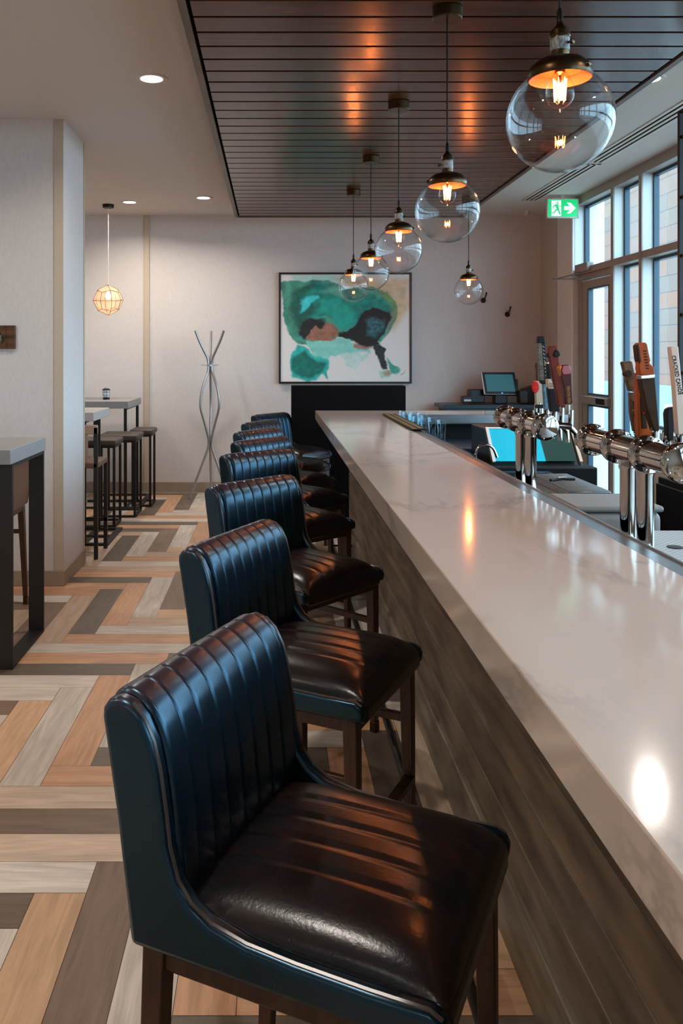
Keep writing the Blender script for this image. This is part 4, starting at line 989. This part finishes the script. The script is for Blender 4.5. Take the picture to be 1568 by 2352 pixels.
text_mesh('lettering', 'RED ROVER', .0145, hk_gold, h, faceM(b, 1303.2, 906, D[5], -.0145, PI / 2 + .05), sx=.85); ferr(h, b, 1304, 927, D[5])
for d in D: faucet(t1, o1, d, 1.345)
# near tower handles
E = [2.50, 2.45, 2.40, 2.32, 2.255]
h, b = handle('tap_handle', 'two-piece worn brown plank tap handle leaning left', E[0], [('upper_plank', hk_brown, [(1425.5, 833), (1428, 830.5), (1447, 829.5), (1449.5, 834), (1462, 897), (1459, 901), (1443, 898)], .7, None), ('lower_plank', hk_brown, [(1444, 902), (1460, 901), (1464, 920), (1466, 996), (1453, 990), (1445, 945)], .7, None),
    ('round_logo', hk_dbrown, [(1440 + 9 * math.cos(a), 858 + 9 * math.sin(a)) for a in [2 * PI * q / 20 for q in range(20)]], .75, 'dark round logo')])
text_mesh('lettering', 'BIKE CUT', .013, hk_ink, h, faceM(b, 1453.5, 941, E[0], -.0105, -PI / 2 + .06)); ferr(h, b, 1463, 996, E[0])
h, b = handle('tap_handle', 'orange plank tap handle with a dark vertical name panel', E[1], [('handle_body', hk_or, [(1458, 857), (1478, 856), (1484, 902), (1497, 1003), (1462, 1003), (1460, 950)], .9, None), ('name_panel', hk_dbrown, [(1464, 909), (1475, 909), (1482, 984), (1468, 984)], 1.0, 'dark name panel'), ('top_panel', hk_dbrown, [(1461, 876), (1470, 875), (1473, 900), (1463, 900)], 1.0, 'dark top panel')])
st_ = [(1473 + (4.0 if q % 2 == 0 else 1.7) * math.cos(PI / 2 + q * PI / 5), 948 - (4.0 if q % 2 == 0 else 1.7) * math.sin(PI / 2 + q * PI / 5)) for q in range(10)]
P = [at(x, y, E[1]) for x, y in st_]
MB().prism([(p.x - b.x, p.z - b.z) for p in P], -.0155, -.0145).build('red_star', hk_orred, h, smooth=0, label='small red star'); ferr(h, b, 1480, 1003, E[1])
h, b = handle('tap_handle', 'tallest orange paddle-topped tap handle with a silver band and brown body', E[2], [('paddle', hk_or, [(1458, 793), (1462, 788), (1477, 786.5), (1481, 790), (1486, 815), (1489, 828), (1487, 834), (1494, 841), (1497, 845), (1498, 861), (1465, 862), (1462, 845), (1463, 838), (1461, 825)], 1.0, 'orange paddle'),
    ('silver_band', hk_silver, [(1464.5, 861), (1498, 859), (1498.5, 868), (1466, 871)], 1.15, 'silver band'), ('body', hk_dbrown, [(1466, 870), (1498.5, 867), (1504, 930), (1509, 988), (1497, 989), (1480, 940)], 1.05, 'dark brown body'), ('paddle_edge', hk_dbrown, [(1457, 795), (1461, 789), (1464, 800), (1468, 830), (1464, 838), (1460, 825)], 1.04, None)])
ls = MB()
for q in range(7):
    p = at(1475 + q * 1.0, 806 + q * 6.6, E[2]); ls.box(p.x - b.x - .0045, p.x - b.x + .0045, -.0147, -.0138, p.z - b.z - .0025, p.z - b.z + .0015)
ls.build('worn_print', hk_dbrown, h, smooth=0)
ferr(h, b, 1503, 988, E[2])
h, b = handle('tap_handle', 'short plain black curved tap handle', E[3], [('handle_body', hk_black, [(1526, 950), (1529, 940), (1537, 935.5), (1548, 934), (1550, 942), (1544, 960), (1543, 985), (1541, 1010), (1528, 1011), (1528, 985)], .9, None), ('handle_core', hk_dbrown, [(1543, 945), (1549, 942), (1552, 988), (1543, 990)], .7, None)]); ferr(h, b, 1535, 1011, E[3])
h, b = handle('tap_handle', 'long pale plank tap handle with dark vertical lettering at the right edge', E[4], [('handle_body', hk_white, [(1535, 797), (1553, 795.5), (1558, 850), (1572, 996), (1552, 998), (1544, 880)], .8, None)])
text_mesh('lettering', 'CRACKED CANOE', .0155, hk_ink, h, faceM(b, 1549.3, 861, E[4], -.0118, -PI / 2 + .18), sx=.82); ferr(h, b, 1562, 998, E[4])
for d in E: faucet(t2, o2, d, 1.335)

# ------------------------------------------------------------------ under-bar equipment
u = thing('tower_shelf', 'narrow dark steel shelf behind the bar top carrying the beer towers', 'shelf', (1.0, 2.8, 0))
MB().box(-.075, .045, -1.2, 1.1, .97, 1.0).build('shelf_top', dsteel_m, u, bevel=.002)
MB().box(-.075, .03, -1.2, 1.1, 0, .97).build('shelf_support', blackmat_m, u)
def drip():
    t = thing('drip_tray', 'perforated steel drip tray at the right edge below the near beer tower', 'drip tray', (1.3, 2.22, 0))
    hm = bpy.data.materials.new('perforated_steel'); hm.use_nodes = True
    nt = hm.node_tree; N = nt.nodes; L = nt.links; b = N['Principled BSDF']
    b.inputs['Metallic'].default_value = .7; b.inputs['Roughness'].default_value = .35
    tc = N.new('ShaderNodeTexCoord'); br = N.new('ShaderNodeTexBrick'); br.inputs['Scale'].default_value = 1
    br.inputs['Brick Width'].default_value = .022; br.inputs['Row Height'].default_value = .010; br.inputs['Mortar Size'].default_value = .0035; br.offset = .5
    br.inputs['Color1'].default_value = rgb(70, 68, 66); br.inputs['Color2'].default_value = rgb(76, 74, 70); br.inputs['Mortar'].default_value = rgb(190, 188, 186)
    L.new(tc.outputs['Object'], br.inputs[0]); L.new(br.outputs[0], b.inputs['Base Color'])
    MB().box(-.255, .3, -.42, .42, .975, 1.0).build('perforated_plate', hm, t, bevel=.004)
    MB().lathe([(0, .0), (.022, 0), (.022, .002), (0, .002)], 20, M=T(-.146, .187, 1.0)).build('rinser_hole', hk_black, t)
    MB().box(-.255, .3, -.42, .42, 0, .975).build('tray_cabinet', blackmat_m, t)
drip()
wb = thing('white_bin', 'white plastic bin with rounded lid standing behind the near beer tower', 'bin', (1.37, 3.42, 0))
MB().box(-.175, .17, -.11, .2, 0, .93).build('bin_body', bin_m, wb, bevel=.03, seg=4)
MB().box(-.18, .175, -.115, .205, .93, .955).build('bin_lid', bin_m, wb, bevel=.011, seg=3)
dc = thing('drainboard_cabinet', 'dark under-bar cabinet with a thin steel top edge behind the bin', 'cabinet', (1.3, 4.1, 0))
MB().box(-.25, .205, -.44, .22, 0, .905).build('cabinet_body', blackmat_m, dc)
MB().box(-.25, .21, -.45, .22, .905, .925).build('cabinet_top', steel_m, dc, bevel=.003)
db = thing('ribbed_drain_box', 'flat grey steel box with a ribbed top behind the far beer tower', 'drainboard', (1.395, 3.97, .925))
MB().box(-.095, .095, -.28, .28, 0, .025).build('box_body', steel_m, db, bevel=.002)
q = MB()
for k in range(23): q.box(-.093, .093, -.272 + k * .024, -.272 + k * .024 + .011, .025, .0285)
q.build('ribbed_top', mat('ribbed_grey', rgb(110, 102, 96), .4, .4), db, bevel=.001, seg=1)
pn = thing('bottle_opener', 'black bottle opener lying on the ribbed steel box', 'bottle opener', (1.385, 4.0, .957))
MB().tube([(-.065, -.02, 0), (-.02, 0, .004), (.01, .002, .006)], [.008, .007, .006], 8).tube([(.01, .002, .004), (.06, .012, .002)], [.006, .007], 8).build('opener_body', hk_black, pn)
MB().tube([(-.02, .005, .01), (.02, .012, .01)], .003, 6).build('opener_lever', steel_m, pn)
# sink station
sk = thing('sink_unit', 'dark steel under-bar sink unit in front of the teal cooler', 'sink', (1.25, 4.66, 0))
MB().box(-.2, .04, -.3, .2, .85, .88).box(.04, .35, -.3, -.26, .85, .88).box(.04, .35, .15, .2, .85, .88).box(.32, .35, -.26, .15, .85, .88).build('sink_rim', dsteel_m, sk, bevel=.003)
MB().box(.04, .32, -.26, .15, .62, .63).box(.04, .045, -.26, .15, .63, .85).box(.315, .32, -.26, .15, .63, .85).build('basin', dkmetal_m, sk)
MB().box(-.2, .35, -.3, .2, 0, .62).build('sink_body', blackmat_m, sk)
fa = thing('sink_faucet', 'chrome gooseneck faucet rising behind the bar edge', 'faucet', (1.115, 4.6, .88))
MB().lathe([(0, 0), (.022, 0), (.022, .01), (.012, .016), (0, .016)], 16).build('faucet_base', chrome_m, fa)
MB().tube([(0, 0, .01), (0, 0, .10)] + [(.055 - .055 * math.cos(a), 0, .12 + .06 * math.sin(a)) for a in [PI * q / 12 for q in range(0, 11)]] + [(.118, 0, .11)], .0075, 12).build('gooseneck', chrome_m, fa, smooth=60)
ws = thing('under_bar_worktop', 'dark steel worktop under the far leg of the bar', 'worktop', (1.45, 6.2, 0))
MB().box(-.17, .45, -.35, .33, .87, .9).build('worktop', dsteel_m, ws, bevel=.004)
MB().box(-.17, .45, -.33, .33, 0, .87).build('worktop_body', blackmat_m, ws)
gs = thing('glass_shelf', 'dark ledge behind the bar carrying the row of glasses', 'shelf', (1.07, 5.9, 0))
MB().box(-.14, .19, -.75, .62, .91, .93).build('shelf_top', dsteel_m, gs); MB().box(-.14, .19, -.75, .62, 0, .91).build('shelf_body', blackmat_m, gs)
def beer_glass():
    t = MB().lathe([(.0, 0), (.022, 0), (.023, .006), (.021, .02), (.024, .08), (.030, .195), (.0285, .195), (.0225, .08), (.0195, .022), (0, .02)], 24).build('beer_glass', drink_m, smooth=60)
    return t
g0 = beer_glass(); gi = 0
for (x, y) in ((1.0, 6.42), (1.0, 6.27), (1.02, 6.12), (1.0, 5.98), (1.07, 6.35), (1.09, 6.16), (1.0, 5.82), (1.08, 5.95), (1.01, 5.66), (1.09, 5.72), (1.11, 5.5)):
    g = g0 if gi == 0 else g0.copy()
    if gi: C.objects.link(g)
    g.location = (x, y, .93); tag(g, 'tall clear beer glass in the cluster behind the bar mat', 'glass', 'tall beer glasses behind the bar mat'); gi += 1
bm_ = thing('bar_mat', 'black rubber bar mat with gold studs on the inner bar edge', 'bar mat', (.905, 5.86, ZT + .003))
MB().box(-.045, .055, -.69, .69, 0, .008).build('rubber_mat', hk_black, bm_, bevel=.002)
gd = mat('gold_stud', rgb(150, 126, 78), .45, .3)
for k in range(14):
    for x_ in (-.032, .012):
        y_ = -.672 + k * .096 + (.0 if x_ < 0 else .046)
        MB().box(x_ - .004, x_ + .024, y_, y_ + .042, .008, .010).build('gold_stud', gd, bm_, smooth=0)
gc = thing('glass_ashtray', 'small cut-glass dish behind the steel bar edge', 'dish', (1.0, 5.2, .93))
gc.location = (1.01, 5.2, .93)
MB().lathe([(0, 0), (.03, 0), (.05, .05), (.052, .13), (.048, .13), (.045, .05), (0, .012)], 10).build('dish_body', drink_m, gc, smooth=0)
# slant-front cooler
def cooler():
    t = thing('slant_front_cooler', 'black slant-front cooler with bright teal glass lid beyond the far beer tower', 'cooler', (1.58, 5.1, 0))
    X0, X1 = -.25, .25
    MB().prism([(-.1, .89), (.075, 1.098), (.42, 1.098), (.42, .3), (-.1, .3)], X0 - .02, X1 + .02, 'x').build('cooler_housing', black_m, t, bevel=.003)
    MB().box(X0 - .05, X1 + .07, -.2, .5, 0, .895).build('cooler_base', blackmat_m, t, bevel=.008)
    a = Vector((0, -.1, .91)); b = Vector((0, .073, 1.1)); n = Vector((0, -.74, .67))
    def slab(x0, x1, u0, u1, k0, k1, nm, m, lab=None):
        vs = [Vector((x, 0, 0)) + a.lerp(b, u) + n * k for k in (k0, k1) for x, u in ((x0, u0), (x1, u0), (x1, u1), (x0, u1))]
        MB().add(vs, [(0, 1, 2, 3), (7, 6, 5, 4), (0, 4, 5, 1), (1, 5, 6, 2), (2, 6, 7, 3), (3, 7, 4, 0)]).build(nm, m, t, smooth=0, label=lab)
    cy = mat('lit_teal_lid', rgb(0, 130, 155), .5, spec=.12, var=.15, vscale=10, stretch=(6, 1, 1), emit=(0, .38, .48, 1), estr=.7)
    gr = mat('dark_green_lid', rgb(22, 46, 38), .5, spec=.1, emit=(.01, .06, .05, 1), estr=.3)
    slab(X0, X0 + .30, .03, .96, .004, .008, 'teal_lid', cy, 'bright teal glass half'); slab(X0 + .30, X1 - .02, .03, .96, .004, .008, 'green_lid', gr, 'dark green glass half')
    slab(X0 - .018, X0, 0, 1, .004, .014, 'lid_edge', white_m, 'pale left edge strip'); slab(X1 + .0, X1 + .018, 0, 1, .004, .014, 'lid_edge', hk_cream, 'pale right edge strip'); slab(X0, X0 + .3, .96, 1.0, .004, .012, 'lid_edge', white_m)
cooler()
# back-bar fridge and rack
fg = thing('back_bar_fridge', 'black back-bar fridge against the windows at the right edge', 'fridge', (2.2, 3.6, 0))
MB().box(-.225, .3, -.75, .7, 0, .93).build('fridge_body', blackmat_m, fg, bevel=.005)
MB().box(-.245, -.225, -.73, -.02, .08, .9).build('door', black_m, fg, bevel=.003); MB().box(-.245, -.225, .0, .68, .08, .9).build('door', black_m, fg, bevel=.003)
rk = thing('bottle_rack', 'tall black steel bottle rack standing on the back-bar fridge', 'rack', (2.085, 4.28, .93))
for (x, y) in ((0, 0), (0, -1.3), (.34, 0), (.34, -1.3)): MB().box(x - .014, x + .014, y - .012, y + .012, 0, 1.86).build('post', blacksteel_m, rk)
for z in (2.787, 2.659, 2.353, 2.056, 1.756, 1.459):
    zz = z - .93
    r = MB().box(-.007, .007, -1.288, -.012, zz - .008, zz + .008).box(.333, .347, -1.288, -.012, zz - .008, zz + .008).box(.014, .326, -.008, .008, zz - .008, zz + .008).box(.014, .326, -1.308, -1.292, zz - .008, zz + .008)
    r.build('shelf_frame', blacksteel_m, rk)

# ------------------------------------------------------------------ light
w = bpy.data.worlds.new('sky'); bpy.context.scene.world = w; w.use_nodes = True
bg = w.node_tree.nodes['Background']; bg.inputs[0].default_value = (.50, .77, 1, 1); bg.inputs[1].default_value = 9.0
for n, (a, b, s) in enumerate(bays):
    ld = bpy.data.lights.new('window_portal', 'AREA'); ld.shape = 'RECTANGLE'; ld.size = b - a; ld.size_y = 3.05 - s
    ld.cycles.is_portal = True
    lo = bpy.data.objects.new('window_portal', ld); C.objects.link(lo); lo.location = (GX + .05, (a + b) / 2, (3.05 + s) / 2); lo.rotation_euler = (0, PI / 2, 0)
    lo.rotation_euler = Vector((-1, 0, 0)).to_track_quat('-Z', 'Y').to_euler()

# ------------------------------------------------------------------ camera
cam = bpy.data.cameras.new('camera'); co = bpy.data.objects.new('camera', cam); C.objects.link(co)
co.location = (0, 0, H); co.rotation_euler = (PI / 2, 0, 0)
cam.sensor_fit = 'AUTO'; cam.sensor_width = 36; cam.lens = F * 36 / 2352
cam.shift_x = (784 - VX) / 2352; cam.shift_y = -(1176 - VY) / 2352
cam.clip_start = .05
sc = bpy.context.scene; sc.camera = co
sc.view_settings.view_transform = 'Standard'; sc.view_settings.look = 'None'; sc.view_settings.gamma = 1; sc.view_settings.exposure = 0.12
sc.cycles.max_bounces = 10; sc.cycles.diffuse_bounces = 5; sc.cycles.glossy_bounces = 5; sc.cycles.transparent_max_bounces = 24
sc.cycles.caustics_reflective = False; sc.cycles.caustics_refractive = False; sc.cycles.sample_clamp_indirect = 6
